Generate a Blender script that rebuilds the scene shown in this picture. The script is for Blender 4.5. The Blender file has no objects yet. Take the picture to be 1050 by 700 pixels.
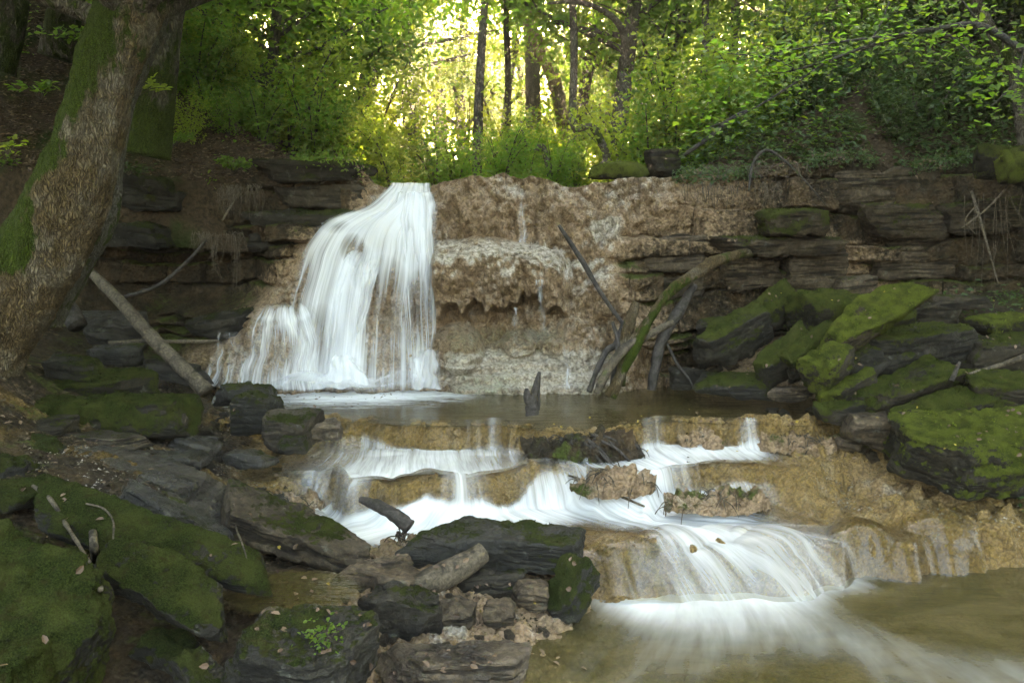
import bpy, math, random
import numpy as np
from mathutils import Vector, Matrix

random.seed(7)
RNG = np.random.default_rng(11)
scene = bpy.context.scene
COL = scene.collection
R = math.radians
PI = math.pi

# ------------------------------------------------------------------ camera model
CAM_Z = 2.18
FPX = 817.0                      # focal length in pixels of the 1050 px wide photograph
PITCH = math.atan(80 / FPX)
CP, SP = math.cos(PITCH), math.sin(PITCH)

def ray(px, py):
    cx = (np.asarray(px, float) - 525) / FPX
    cy = (350 - np.asarray(py, float)) / FPX
    return cx, cy * SP + CP, cy * CP - SP

def at(px, py, d):
    """world point seen at (px, py) that is d metres in front of the camera along Y"""
    x, y, z = ray(px, py)
    s = d / y
    return np.stack(np.broadcast_arrays(x * s, d + 0 * s, CAM_Z + z * s), -1)

def onz(px, py, zz):
    x, y, z = ray(px, py)
    s = (zz - CAM_Z) / z
    return np.stack(np.broadcast_arrays(x * s, y * s, zz + 0 * s), -1)

# ------------------------------------------------------------------ noise
def _hash(ix, iy, iz, seed=0):
    h = (ix.astype(np.int64) * 374761393 + iy.astype(np.int64) * 668265263 + iz.astype(np.int64) * 2147483647 + seed * 974634777) & 0xFFFFFFFF
    h = ((h ^ (h >> 13)) * 1274126177) & 0xFFFFFFFF
    h = ((h ^ (h >> 16)) * 2246822519) & 0xFFFFFFFF
    h = h ^ (h >> 15)
    return (h & 0xFFFFFF) / float(0xFFFFFF)

def noise(p, seed=0):
    p = np.asarray(p, float)
    i = np.floor(p); f = p - i
    u = f * f * f * (f * (f * 6 - 15) + 10)
    ix, iy, iz = i[..., 0], i[..., 1], i[..., 2]
    r = 0
    for dx in (0, 1):
        wx = u[..., 0] if dx else 1 - u[..., 0]
        for dy in (0, 1):
            wy = u[..., 1] if dy else 1 - u[..., 1]
            for dz in (0, 1):
                wz = u[..., 2] if dz else 1 - u[..., 2]
                r = r + wx * wy * wz * _hash(ix + dx, iy + dy, iz + dz, seed)
    return r * 2 - 1

def fbm(p, octv=4, seed=0, gain=0.5, lac=2.03):
    p = np.asarray(p, float); a = 1.0; t = 0; r = 0
    for o in range(octv):
        r = r + a * noise(p, seed + o * 17); t += a
        a *= gain; p = p * lac + 13.7
    return r / t

def worley(p, seed=0):
    """distance to the nearest feature point, 3-D"""
    p = np.asarray(p, float); i = np.floor(p)
    best = np.full(p.shape[:-1], 9.0); bid = np.zeros(p.shape[:-1])
    for dx in (-1, 0, 1):
        for dy in (-1, 0, 1):
            for dz in (-1, 0, 1):
                c = i + np.array([dx, dy, dz])
                h = _hash(c[..., 0], c[..., 1], c[..., 2], seed)
                q = c + np.stack([h, (h * 57.31) % 1.0, (h * 913.7) % 1.0], -1)
                d = ((q - p) ** 2).sum(-1)
                m = d < best
                best = np.where(m, d, best); bid = np.where(m, h, bid)
    return np.sqrt(best), bid

def sm(a, b, x):
    t = np.clip((x - a) / (b - a), 0, 1)
    return t * t * (3 - 2 * t)

class RBF:
    """linear radial interpolation through scattered samples"""
    def __init__(self, pts, vals, scale=(1, 1)):
        self.s = np.array(scale, float)
        self.p = np.asarray(pts, float) * self.s
        v = np.asarray(vals, float); n = len(v)
        d = np.sqrt(((self.p[:, None] - self.p[None]) ** 2).sum(-1))
        A = np.zeros((n + 1, n + 1)); A[:n, :n] = -d; A[:n, n] = 1; A[n, :n] = 1
        A[:n, :n] += np.eye(n) * 1e-6
        self.w = np.linalg.solve(A, np.append(v, 0))
    def __call__(self, x, y):
        q = np.stack([np.asarray(x, float) * self.s[0], np.asarray(y, float) * self.s[1]], -1)
        r = np.full(q.shape[:-1], self.w[-1])
        for k in range(len(self.p)):
            r = r - self.w[k] * np.sqrt((q[..., 0] - self.p[k, 0]) ** 2 + (q[..., 1] - self.p[k, 1]) ** 2 + 1e-9)
        return r

# ------------------------------------------------------------------ mesh helpers
def mesh(name, verts, faces, attrs=None, uv=None, smooth=True):
    """faces: (n,k) int array, or list of such arrays"""
    if not isinstance(faces, (list, tuple)):
        faces = [faces]
    faces = [np.asarray(f, np.int32) for f in faces if len(f)]
    me = bpy.data.meshes.new(name)
    verts = np.asarray(verts, np.float32).reshape(-1, 3)
    nl = sum(f.size for f in faces); nf = sum(len(f) for f in faces)
    me.vertices.add(len(verts)); me.vertices.foreach_set('co', verts.ravel())
    me.loops.add(nl); me.polygons.add(nf)
    li = np.concatenate([f.ravel() for f in faces])
    tot = np.concatenate([np.full(len(f), f.shape[1], np.int32) for f in faces])
    st = np.concatenate([[0], np.cumsum(tot)[:-1]]).astype(np.int32)
    me.loops.foreach_set('vertex_index', li.astype(np.int32))
    me.polygons.foreach_set('loop_start', st); me.polygons.foreach_set('loop_total', tot)
    me.polygons.foreach_set('use_smooth', np.full(nf, smooth, dtype=bool))
    if uv is not None:
        l = me.uv_layers.new(name='UVMap')
        l.data.foreach_set('uv', np.asarray(uv, np.float32)[li].ravel())
    for k, v in (attrs or {}).items():
        a = me.attributes.new(k, 'FLOAT', 'POINT')
        a.data.foreach_set('value', np.asarray(v, np.float32).ravel())
    me.update(calc_edges=True); me.validate()
    return me

def grid_faces(nr, nc, wrap=False):
    r = np.arange(nr - 1)[:, None]; c = np.arange(nc if wrap else nc - 1)[None]
    c2 = (c + 1) % nc
    return np.stack([r * nc + c, r * nc + c2, (r + 1) * nc + c2, (r + 1) * nc + c], -1).reshape(-1, 4)

def link(name, me, mat=None, parent=None):
    o = bpy.data.objects.new(name, me); COL.objects.link(o)
    if mat is not None and me is not None and not me.materials:
        me.materials.append(mat)
    if parent is not None:
        o.parent = parent
    return o

def tag(o, label=None, cat=None, group=None, kind=None):
    if label: o['label'] = label
    if cat: o['category'] = cat
    if group: o['group'] = group
    if kind: o['kind'] = kind
    return o

def empty(name, loc):
    o = bpy.data.objects.new(name, None); COL.objects.link(o); o.location = loc
    o.empty_display_size = 0.1
    return o

def catmull(pts, n):
    pts = np.asarray(pts, float)
    k = len(pts); t = np.linspace(0, k - 1, n); i = np.clip(np.floor(t).astype(int), 0, k - 2); f = (t - i)[:, None]
    P = lambda j: pts[np.clip(j, 0, k - 1)]
    p0, p1, p2, p3 = P(i - 1), P(i), P(i + 1), P(i + 2)
    return 0.5 * (2 * p1 + (p2 - p0) * f + (2 * p0 - 5 * p1 + 4 * p2 - p3) * f ** 2 + (3 * p1 - p0 - 3 * p2 + p3) * f ** 3)

def tube(pts, radii, seg=10, n=None, rough=0.0, seed=0, freq=6.0, cap=True, flute=0.0):
    """bent tapering limb -> verts, quads (+ tri caps)"""
    pts = np.asarray(pts, float); radii = np.asarray(radii, float)
    if n is None: n = max(len(pts) * 4, 6)
    P = catmull(pts, n)
    r = np.interp(np.linspace(0, 1, n), np.linspace(0, 1, len(radii)), radii)
    T = np.gradient(P, axis=0); T /= np.linalg.norm(T, axis=1)[:, None] + 1e-9
    ref = np.array([0.13, 0.97, 0.2]); 
    if abs(np.dot(T.mean(0), ref)) > 0.9 * np.linalg.norm(T.mean(0)): ref = np.array([1, 0.1, 0.05])
    N = np.cross(T, ref); N /= np.linalg.norm(N, axis=1)[:, None] + 1e-9
    B = np.cross(T, N)
    a = np.linspace(0, 2 * PI, seg, endpoint=False)
    ring = np.cos(a)[None, :, None] * N[:, None] + np.sin(a)[None, :, None] * B[:, None]
    rr = r[:, None] * np.ones(seg)[None]
    if flute:
        rr = rr * (1 + flute * np.cos(3 * a + seed)[None] + 0.6 * flute * np.cos(5 * a + 2 * seed)[None])
    V = P[:, None] + ring * rr[..., None]
    if rough:
        nz = fbm(V * freq, 3, seed)
        V = V + ring * (rr * rough * nz)[..., None]
    F = grid_faces(n, seg, True)
    V = V.reshape(-1, 3); fs = [F]
    if cap:
        k = len(V)
        V = np.vstack([V, P[:1], P[-1:]])
        j = np.arange(seg); j2 = (j + 1) % seg
        fs.append(np.stack([np.full(seg, k), j2, j], -1))
        o = (n - 1) * seg
        fs.append(np.stack([np.full(seg, k + 1), o + j, o + j2], -1))
    return V, fs

def join(parts):
    """list of (V, [faces]) -> one"""
    Vs, Fs, off = [], {}, 0
    for V, fs in parts:
        Vs.append(V)
        for f in fs:
            if len(f): Fs.setdefault(f.shape[1], []).append(f + off)
        off += len(V)
    return np.vstack(Vs), [np.vstack(v) for v in Fs.values()]

def unit(v):
    v = np.asarray(v, float)
    return v / (np.linalg.norm(v, axis=-1, keepdims=True) + 1e-12)

def leaf_mesh(centres, normals, dirs, size, width=0.55, fold=0.12):
    """small folded oval leaves: six vertices, two quads each"""
    n = len(centres)
    d = unit(dirs - (dirs * normals).sum(-1, keepdims=True) * normals)
    s = np.cross(normals, d)
    L = np.broadcast_to(np.asarray(size, float).reshape(-1, 1), (n, 1))
    w = L * width * 0.5; h = normals * L * fold
    base = centres; tip = centres + d * L - h * 0.8
    l1 = centres + d * L * 0.3 + s * w * 0.9 + h; l2 = centres + d * L * 0.68 + s * w * 0.75 + h * 0.6
    r1 = centres + d * L * 0.3 - s * w * 0.9 + h; r2 = centres + d * L * 0.68 - s * w * 0.75 + h * 0.6
    V = np.stack([base, l1, l2, tip, r2, r1], 1).reshape(-1, 3)
    k = np.arange(n)[:, None] * 6
    F = np.vstack([k + np.array([[0, 1, 2, 3]]), k + np.array([[0, 3, 4, 5]])])
    return V, F

def rand_unit(n, rng=RNG):
    return unit(rng.normal(size=(n, 3)))

# ------------------------------------------------------------------ materials
class NT:
    def __init__(self, name):
        self.m = bpy.data.materials.new(name); self.m.use_nodes = True
        self.t = self.m.node_tree; self.t.nodes.clear()
        self.out = self.t.nodes.new('ShaderNodeOutputMaterial')
    def n(self, typ, **kw):
        x = self.t.nodes.new(typ)
        for k, v in kw.items():
            if k in x.inputs.keys() if hasattr(x.inputs, 'keys') else False:
                pass
            setattr(x, k, v)
        return x
    def l(self, a, b): self.t.links.new(a, b)
    def val(self, sock, v):
        if hasattr(v, 'is_linked') or isinstance(v, bpy.types.NodeSocket): self.l(v, sock)
        else: sock.default_value = v
    def math(self, op, a, b=None, c=None, clamp=False):
        x = self.n('ShaderNodeMath', operation=op); x.use_clamp = clamp
        self.val(x.inputs[0], a)
        if b is not None: self.val(x.inputs[1], b)
        if c is not None: self.val(x.inputs[2], c)
        return x.outputs[0]
    def mix(self, f, a, b):
        x = self.n('ShaderNodeMix', data_type='RGBA')
        self.val(x.inputs[0], f); self.val(x.inputs[6], a); self.val(x.inputs[7], b)
        return x.outputs[2]
    def ramp(self, f, lo, hi, a=0.0, b=1.0):
        x = self.n('ShaderNodeMapRange'); x.interpolation_type = 'SMOOTHSTEP'
        self.val(x.inputs[0], f); x.inputs[1].default_value = lo; x.inputs[2].default_value = hi
        x.inputs[3].default_value = a; x.inputs[4].default_value = b
        return x.outputs[0]
    def noise(self, co, scale, detail=4, rough=0.55, dist=0.0):
        x = self.n('ShaderNodeTexNoise'); self.l(co, x.inputs['Vector'])
        x.inputs['Scale'].default_value = scale; x.inputs['Detail'].default_value = detail
        x.inputs['Roughness'].default_value = rough; x.inputs['Distortion'].default_value = dist
        return x.outputs['Fac']
    def voro(self, co, scale, feat='F1'):
        x = self.n('ShaderNodeTexVoronoi', feature=feat); self.l(co, x.inputs['Vector'])
        x.inputs['Scale'].default_value = scale
        return x.outputs['Distance']
    def attr(self, name, obj=False):
        x = self.n('ShaderNodeAttribute'); x.attribute_name = name
        x.attribute_type = 'OBJECT' if obj else 'GEOMETRY'
        return x.outputs['Fac']
    def scaled(self, co, s):
        x = self.n('ShaderNodeVectorMath', operation='MULTIPLY'); self.l(co, x.inputs[0]); x.inputs[1].default_value = s
        return x.outputs[0]
    def bump(self, h, strength, dist, nrm=None):
        x = self.n('ShaderNodeBump'); self.l(h, x.inputs['Height'])
        x.inputs['Strength'].default_value = strength; x.inputs['Distance'].default_value = dist
        if nrm is not None: self.l(nrm, x.inputs['Normal'])
        return x.outputs[0]
    def principled(self, col, rough, nrm=None, spec=0.5, **kw):
        x = self.n('ShaderNodeBsdfPrincipled')
        self.val(x.inputs['Base Color'], col); self.val(x.inputs['Roughness'], rough)
        self.val(x.inputs['Specular IOR Level'], spec)
        if nrm is not None: self.l(nrm, x.inputs['Normal'])
        return x
    def done(self, shader):
        self.l(shader, self.out.inputs['Surface'])
        return self.m

def c(r, g, b): return (r, g, b, 1)

def mat_rock():
    """weathered sandstone with a moss coat (attribute moss), damp lower down; per-object tint / wet"""
    t = NT('mossy_rock')
    co = t.n('ShaderNodeTexCoord').outputs['Object']
    geo = t.n('ShaderNodeNewGeometry')
    rnd = t.n('ShaderNodeObjectInfo').outputs['Random']
    off = t.n('ShaderNodeVectorMath', operation='ADD'); t.l(co, off.inputs[0])
    cmb = t.n('ShaderNodeCombineXYZ'); t.l(t.math('MULTIPLY', rnd, 40.0), cmb.inputs[0]); t.l(cmb.outputs[0], off.inputs[1])
    co = off.outputs[0]
    n1 = t.noise(co, 5, 6, 0.6); n2 = t.noise(co, 28, 6, 0.65); n3 = t.noise(co, 140, 3, 0.6)
    tint = t.attr('tint', True); wet = t.attr('wet', True)
    grey = t.mix(t.ramp(n1, 0.3, 0.7), c(0.009, 0.009, 0.007), c(0.034, 0.032, 0.024))
    tan = t.mix(t.ramp(n1, 0.3, 0.7), c(0.075, 0.048, 0.027), c(0.23, 0.165, 0.105))
    base = t.mix(tint, grey, tan)
    base = t.mix(t.ramp(n2, 0.35, 0.75), t.mix(0.7, base, c(0.016, 0.014, 0.011)), base)
    bed = t.noise(t.scaled(co, (1.2, 1.2, 17)), 2.2, 5, 0.65, 0.5)
    base = t.mix(t.ramp(bed, 0.50, 0.36), base, t.mix(0.75, base, c(0.012, 0.010, 0.008)))
    lich = t.math('MULTIPLY', t.ramp(t.noise(co, 11, 5, 0.7), 0.6, 0.68), 0.5)
    base = t.mix(lich, base, c(0.13, 0.135, 0.105))
    moss = t.attr('moss')
    mm = t.math('ADD', moss, t.math('MULTIPLY', t.math('SUBTRACT', n2, 0.5), 1.9))
    mm = t.ramp(mm, 0.40, 0.58)
    mcol = t.mix(t.ramp(n3, 0.3, 0.7), c(0.007, 0.011, 0.003), c(0.043, 0.058, 0.016))
    mcol = t.mix(t.ramp(t.noise(co, 7, 3, 0.5), 0.35, 0.65), mcol, t.mix(0.4, mcol, c(0.08, 0.085, 0.024)))
    mcol = t.mix(t.math('MULTIPLY', t.ramp(t.noise(co, 16, 5, 0.7), 0.52, 0.66), 0.7), mcol, c(0.032, 0.026, 0.010))
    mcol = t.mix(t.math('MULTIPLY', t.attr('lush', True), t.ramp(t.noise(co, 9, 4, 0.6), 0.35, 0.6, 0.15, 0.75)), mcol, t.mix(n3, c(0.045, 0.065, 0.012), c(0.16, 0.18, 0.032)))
    col = t.mix(mm, base, mcol)
    rough = t.math('SUBTRACT', t.math('ADD', 0.78, t.math('MULTIPLY', mm, 0.2)), t.math('MULTIPLY', wet, t.ramp(n2, 0.3, 0.7, 0.35, 0.62)))
    h = t.math('ADD', t.math('MULTIPLY', n2, 0.6), t.math('MULTIPLY', n3, 0.35))
    h = t.math('ADD', h, t.math('MULTIPLY', t.math('MULTIPLY', mm, t.noise(co, 220, 2, 0.6)), 0.7))
    h = t.math('ADD', h, t.math('MULTIPLY', t.ramp(bed, 0.36, 0.50), t.math('MULTIPLY', t.math('SUBTRACT', 1.0, mm), 0.8)))
    p = t.principled(col, rough, t.bump(h, 1.0, 0.035), t.math('MULTIPLY', t.math('ADD', 0.10, t.math('MULTIPLY', wet, 0.5)), t.math('SUBTRACT', 1.0, t.math('MULTIPLY', mm, 0.8))))
    return t.done(p.outputs[0])

def mat_tufa(name='tufa', dark=0.0):
    """lime tufa: knobbly brown crust, pale crust, algae and moss by attribute"""
    t = NT(name)
    co = t.n('ShaderNodeTexCoord').outputs['Object']
    n1 = t.noise(co, 2.3, 5, 0.6); n2 = t.noise(co, 17, 6, 0.68); n3 = t.noise(co, 75, 4, 0.7)
    v = t.voro(co, 34)
    tufa = t.attr('tufa'); pale = t.attr('pale'); alg = t.attr('algae'); moss = t.attr('moss'); wet = t.attr('wet')
    brown = t.mix(t.ramp(n2, 0.3, 0.72), c(0.13, 0.080, 0.045), c(0.40, 0.280, 0.170))
    brown = t.mix(t.ramp(n1, 0.35, 0.7), brown, c(0.36, 0.245, 0.155))
    pl = t.mix(t.ramp(n2, 0.3, 0.7), c(0.30, 0.25, 0.19), c(0.62, 0.55, 0.46))
    tc = t.mix(t.ramp(t.math('ADD', pale, t.math('MULTIPLY', t.math('SUBTRACT', n3, 0.5), 1.2)), 0.3, 0.75), brown, pl)
    rockc = t.mix(t.ramp(n2, 0.28, 0.7), c(0.010, 0.009, 0.007), c(0.058, 0.044, 0.029))
    rockc = t.mix(t.ramp(t.noise(co, 3.7, 5, 0.6), 0.45, 0.7), rockc, t.mix(0.5, rockc, c(0.14, 0.088, 0.045)))
    col = t.mix(t.ramp(t.math('ADD', tufa, t.math('MULTIPLY', t.math('SUBTRACT', n2, 0.5), 0.8)), 0.3, 0.7), rockc, tc)
    streak = t.math('MULTIPLY', t.ramp(t.noise(t.scaled(co, (6, 6, 0.7)), 1.5, 4, 0.6, 0.4), 0.52, 0.66), 0.6)
    col = t.mix(t.math('MULTIPLY', streak, t.math('SUBTRACT', 1.0, t.attr('ochre'))), col, t.mix(0.75, col, c(0.045, 0.026, 0.013)))
    ochre = t.math('MULTIPLY', t.attr('ochre'), t.ramp(n2, 0.2, 0.75, 0.5, 1.0))
    col = t.mix(ochre, col, t.mix(t.ramp(n3, 0.25, 0.75), c(0.10, 0.055, 0.012), c(0.38, 0.245, 0.075)))
    col = t.mix(t.math('MULTIPLY', alg, t.ramp(n2, 0.35, 0.65)), col, c(0.16, 0.22, 0.13))
    mm = t.ramp(t.math('ADD', moss, t.math('MULTIPLY', t.math('SUBTRACT', n2, 0.5), 1.4)), 0.35, 0.65)
    col = t.mix(mm, col, t.mix(n3, c(0.025, 0.037, 0.008), c(0.08, 0.10, 0.02)))
    col = t.mix(t.math('MULTIPLY', t.ramp(v, 0.45, 0.8), 0.6), col, t.mix(0.75, col, c(0.03, 0.018, 0.008)))
    rough = t.math('SUBTRACT', 0.85, t.math('MULTIPLY', wet, t.ramp(n3, 0.35, 0.65, 0.25, 0.65)))
    h = t.math('ADD', t.math('MULTIPLY', n2, 0.7), t.math('MULTIPLY', n3, 0.5))
    h = t.math('SUBTRACT', h, t.math('MULTIPLY', v, 0.6))
    p = t.principled(col, rough, t.bump(h, 1.0, 0.045), t.math('ADD', 0.05, t.math('MULTIPLY', wet, 0.25)))
    return t.done(p.outputs[0])

def mat_ground(name='woodland_soil'):
    t = NT(name)
    co = t.n('ShaderNodeTexCoord').outputs['Object']
    n1 = t.noise(co, 1.3, 5, 0.6); n2 = t.noise(co, 24, 5, 0.7)
    col = t.mix(t.ramp(n2, 0.3, 0.7), c(0.025, 0.018, 0.012), c(0.085, 0.058, 0.036))
    col = t.mix(t.ramp(n1, 0.5, 0.65), col, c(0.03, 0.045, 0.012))
    p = t.principled(col, 0.95, t.bump(n2, 1.0, 0.05), 0.05)
    return t.done(p.outputs[0])

def mat_leaf(name, a, b, tr, trans=0.5, rough=0.45):
    t = NT(name)
    r = t.n('ShaderNodeNewGeometry').outputs['Random Per Island']
    col = t.mix(r, a, b)
    p = t.principled(col, rough, None, 0.35)
    tl = t.n('ShaderNodeBsdfTranslucent'); t.l(t.mix(t.math('MULTIPLY', r, r), tr, t.mix(0.5, tr, c(0.36, 0.34, 0.02))), tl.inputs[0])
    mx = t.n('ShaderNodeMixShader'); mx.inputs[0].default_value = trans
    t.l(p.outputs[0], mx.inputs[1]); t.l(tl.outputs[0], mx.inputs[2])
    return t.done(mx.outputs[0])

def mat_bark(name, a, b, mossy=0.0, scale=1.0):
    t = NT(name)
    co = t.n('ShaderNodeTexCoord').outputs['Object']
    warp = t.n('ShaderNodeVectorMath', operation='ADD'); t.l(co, warp.inputs[0])
    nz = t.n('ShaderNodeTexNoise'); t.l(co, nz.inputs['Vector']); nz.inputs['Scale'].default_value = 6 * scale
    sc_ = t.n('ShaderNodeVectorMath', operation='SCALE'); t.l(nz.outputs['Color'], sc_.inputs[0]); sc_.inputs['Scale'].default_value = 0.16 / scale
    t.l(sc_.outputs[0], warp.inputs[1]); wc = warp.outputs[0]
    st = t.scaled(wc, (1, 1, 0.2))
    v = t.n('ShaderNodeTexVoronoi', feature='DISTANCE_TO_EDGE'); t.l(st, v.inputs['Vector']); v.inputs['Scale'].default_value = 38 * scale
    crack = t.ramp(t.math('ADD', v.outputs['Distance'], t.math('MULTIPLY', t.math('SUBTRACT', t.noise(co, 14 * scale, 4, 0.6), 0.45), 0.5)), -0.02, 0.26)
    n1 = t.noise(st, 9 * scale, 6, 0.65, 0.4); n2 = t.noise(st, 60 * scale, 5, 0.7, 0.3); n0 = t.noise(co, 2.2 * scale, 4, 0.6)
    n3 = t.noise(co, 90 * scale, 3, 0.6)
    col = t.mix(t.ramp(n2, 0.3, 0.7), a, b)
    col = t.mix(t.ramp(n0, 0.42, 0.66), col, t.mix(0.45, col, c(0.22, 0.20, 0.16)))
    col = t.mix(t.math('MULTIPLY', t.math('SUBTRACT', 1.0, crack), 0.62), col, c(0.022, 0.016, 0.011))
    moss = t.attr('moss')
    mm = t.ramp(t.math('ADD', moss, t.math('MULTIPLY', t.math('SUBTRACT', n1, 0.5), 1.6)), 0.35, 0.55)
    col = t.mix(mm, col, t.mix(t.ramp(n3, 0.3, 0.7), c(0.012, 0.022, 0.004), c(0.065, 0.088, 0.013)))
    h = t.math('ADD', t.math('MULTIPLY', crack, 0.9), t.math('MULTIPLY', n2, 0.5))
    h = t.math('ADD', h, t.math('MULTIPLY', mm, t.math('MULTIPLY', n3, 0.9)))
    p = t.principled(col, 0.85, t.bump(h, 1.0, 0.03 / scale), 0.08)
    return t.done(p.outputs[0])

def mat_wood(name, a, b, scale=1.0):
    t = NT(name)
    co = t.n('ShaderNodeTexCoord').outputs['Object']
    n1 = t.noise(co, 9 * scale, 6, 0.65, 0.8); n2 = t.noise(co, 40 * scale, 5, 0.7, 0.5); n3 = t.noise(co, 110, 3, 0.6)
    col = t.mix(t.ramp(n2, 0.28, 0.72), a, b)
    col = t.mix(t.ramp(n1, 0.52, 0.36), col, t.mix(0.8, col, c(0.012, 0.010, 0.008)))
    mm = t.ramp(t.math('ADD', t.attr('moss'), t.math('MULTIPLY', t.math('SUBTRACT', n1, 0.5), 1.5)), 0.35, 0.55)
    col = t.mix(mm, col, t.mix(t.ramp(n3, 0.3, 0.7), c(0.014, 0.024, 0.004), c(0.07, 0.088, 0.013)))
    h = t.math('ADD', t.math('MULTIPLY', n1, 0.8), t.math('MULTIPLY', n2, 0.7))
    p = t.principled(col, 0.72, t.bump(h, 1.0, 0.02), 0.2)
    return t.done(p.outputs[0])

def mat_fuzz(name, a, b):
    t = NT(name)
    r = t.n('ShaderNodeNewGeometry').outputs['Random Per Island']
    col = t.mix(r, a, b)
    d = t.n('ShaderNodeBsdfDiffuse'); t.l(col, d.inputs[0])
    tl = t.n('ShaderNodeBsdfTranslucent'); t.l(t.mix(0.35, col, c(0.14, 0.16, 0.03)), tl.inputs[0])
    mx = t.n('ShaderNodeMixShader'); mx.inputs[0].default_value = 0.3
    t.l(d.outputs[0], mx.inputs[1]); t.l(tl.outputs[0], mx.inputs[2])
    return t.done(mx.outputs[0])

def mat_fall(name='falling_water', strands=2.6, most=1.0):
    """silky falling water: white strands with clear gaps, along the flow (UV v)"""
    t = NT(name)
    uv = t.n('ShaderNodeUVMap').outputs[0]
    dens = t.attr('strand')
    a = t.noise(t.scaled(uv, (9, 0.5, 1)), 1.0, 3, 0.6, 0.35)
    b = t.noise(t.scaled(uv, (42, 1.0, 1)), 1.0, 3, 0.65, 0.4)
    d = t.noise(t.scaled(uv, (150, 2.2, 1)), 1.0, 2, 0.6, 0.3)
    s = t.math('ADD', t.math('MULTIPLY', a, 0.58), t.math('ADD', t.math('MULTIPLY', b, 0.32), t.math('MULTIPLY', d, 0.10)))
    s = t.math('SUBTRACT', s, 0.5)
    al = t.math('ADD', dens, t.math('MULTIPLY', s, strands))
    al = t.ramp(al, 0.05, 1.1)
    al = t.math('MULTIPLY', al, t.ramp(dens, 0.0, 0.22, 0.0, most))
    df = t.n('ShaderNodeBsdfDiffuse'); t.l(t.mix(b, c(0.68, 0.71, 0.76), c(0.90, 0.91, 0.93)), df.inputs[0])
    tl = t.n('ShaderNodeBsdfTranslucent'); tl.inputs[0].default_value = c(0.82, 0.85, 0.9)
    wm = t.n('ShaderNodeMixShader'); wm.inputs[0].default_value = 0.4
    t.l(df.outputs[0], wm.inputs[1]); t.l(tl.outputs[0], wm.inputs[2])
    tr = t.n('ShaderNodeBsdfTransparent')
    mx = t.n('ShaderNodeMixShader'); t.l(al, mx.inputs[0]); t.l(tr.outputs[0], mx.inputs[1]); t.l(wm.outputs[0], mx.inputs[2])
    return t.done(mx.outputs[0])

def mat_water(name, tint, murk, murk_amt, rough=0.12, ustretch=(30, 1.2, 1), streak=1.1):
    """clear to murky stream water with foam (attribute foam) drawn out along the flow (UV)"""
    t = NT(name)
    uv = t.n('ShaderNodeUVMap').outputs[0]
    co = t.n('ShaderNodeTexCoord').outputs['Object']
    foam = t.attr('foam'); cover = t.attr('cover')
    a = t.noise(t.scaled(uv, ustretch), 1.0, 4, 0.6, 0.5)
    b = t.noise(t.scaled(uv, (ustretch[0] * 4, ustretch[1] * 2, 1)), 1.0, 3, 0.6, 0.4)
    s = t.math('SUBTRACT', t.math('ADD', t.math('MULTIPLY', a, 0.65), t.math('MULTIPLY', b, 0.35)), 0.5)
    fo = t.math('ADD', foam, t.math('MULTIPLY', s, streak))
    fo = t.math('MULTIPLY', t.ramp(fo, 0.12, 1.0), t.ramp(foam, 0.02, 0.25))
    tr = t.n('ShaderNodeBsdfTransparent'); tr.inputs[0].default_value = tint
    mcol = t.mix(t.ramp(t.noise(t.scaled(co, (1.6, 3.4, 1)), 1.6, 4, 0.55, 0.6), 0.35, 0.65), murk, t.mix(0.55, murk, c(0.03, 0.03, 0.008)))
    df = t.n('ShaderNodeBsdfDiffuse'); t.l(mcol, df.inputs[0])
    body = t.n('ShaderNodeMixShader'); body.inputs[0].default_value = murk_amt
    t.l(tr.outputs[0], body.inputs[1]); t.l(df.outputs[0], body.inputs[2])
    nr = t.bump(t.math('ADD', a, t.math('MULTIPLY', t.noise(t.scaled(co, (3, 9, 1)), 2.0, 3, 0.5), 0.8)), 0.35, 0.02)
    gl = t.n('ShaderNodeBsdfGlossy'); gl.inputs['Roughness'].default_value = rough; t.l(nr, gl.inputs['Normal'])
    gl.inputs[0].default_value = c(0.9, 0.9, 0.9)
    fr = t.n('ShaderNodeFresnel'); fr.inputs[0].default_value = 1.33; t.l(nr, fr.inputs['Normal'])
    w = t.n('ShaderNodeMixShader'); t.l(fr.outputs[0], w.inputs[0]); t.l(body.outputs[0], w.inputs[1]); t.l(gl.outputs[0], w.inputs[2])
    fd = t.n('ShaderNodeBsdfDiffuse'); fd.inputs[0].default_value = c(0.80, 0.82, 0.84)
    w2 = t.n('ShaderNodeMixShader'); t.l(fo, w2.inputs[0]); t.l(w.outputs[0], w2.inputs[1]); t.l(fd.outputs[0], w2.inputs[2])
    t2 = t.n('ShaderNodeBsdfTransparent')
    w3 = t.n('ShaderNodeMixShader'); t.l(cover, w3.inputs[0]); t.l(t2.outputs[0], w3.inputs[1]); t.l(w2.outputs[0], w3.inputs[2])
    return t.done(w3.outputs[0])

M_ROCK = mat_rock()
M_TUFA = mat_tufa()
M_SOIL = mat_ground()
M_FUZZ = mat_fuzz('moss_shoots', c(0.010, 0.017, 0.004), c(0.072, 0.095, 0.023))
M_FUZZ_SHADE = mat_fuzz('shaded_moss_shoots', c(0.003, 0.006, 0.002), c(0.033, 0.044, 0.013))  # darker copy of the moss for left and centre: shade put into colour
M_FUZZ_Y = mat_fuzz('yellow_green_moss_shoots', c(0.03, 0.048, 0.010), c(0.15, 0.18, 0.034))
M_FALL = mat_fall(strands=2.5)
M_MIST = mat_fall('spray', 0.5, 0.75)
M_BARK = mat_bark('bark', c(0.055, 0.042, 0.03), c(0.14, 0.115, 0.085), scale=1.0)
M_BARK_BIG = mat_bark('old_bark', c(0.038, 0.025, 0.012), c(0.165, 0.116, 0.058), scale=1.6)
M_WOOD = mat_wood('driftwood', c(0.03, 0.024, 0.017), c(0.145, 0.115, 0.08))
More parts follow.
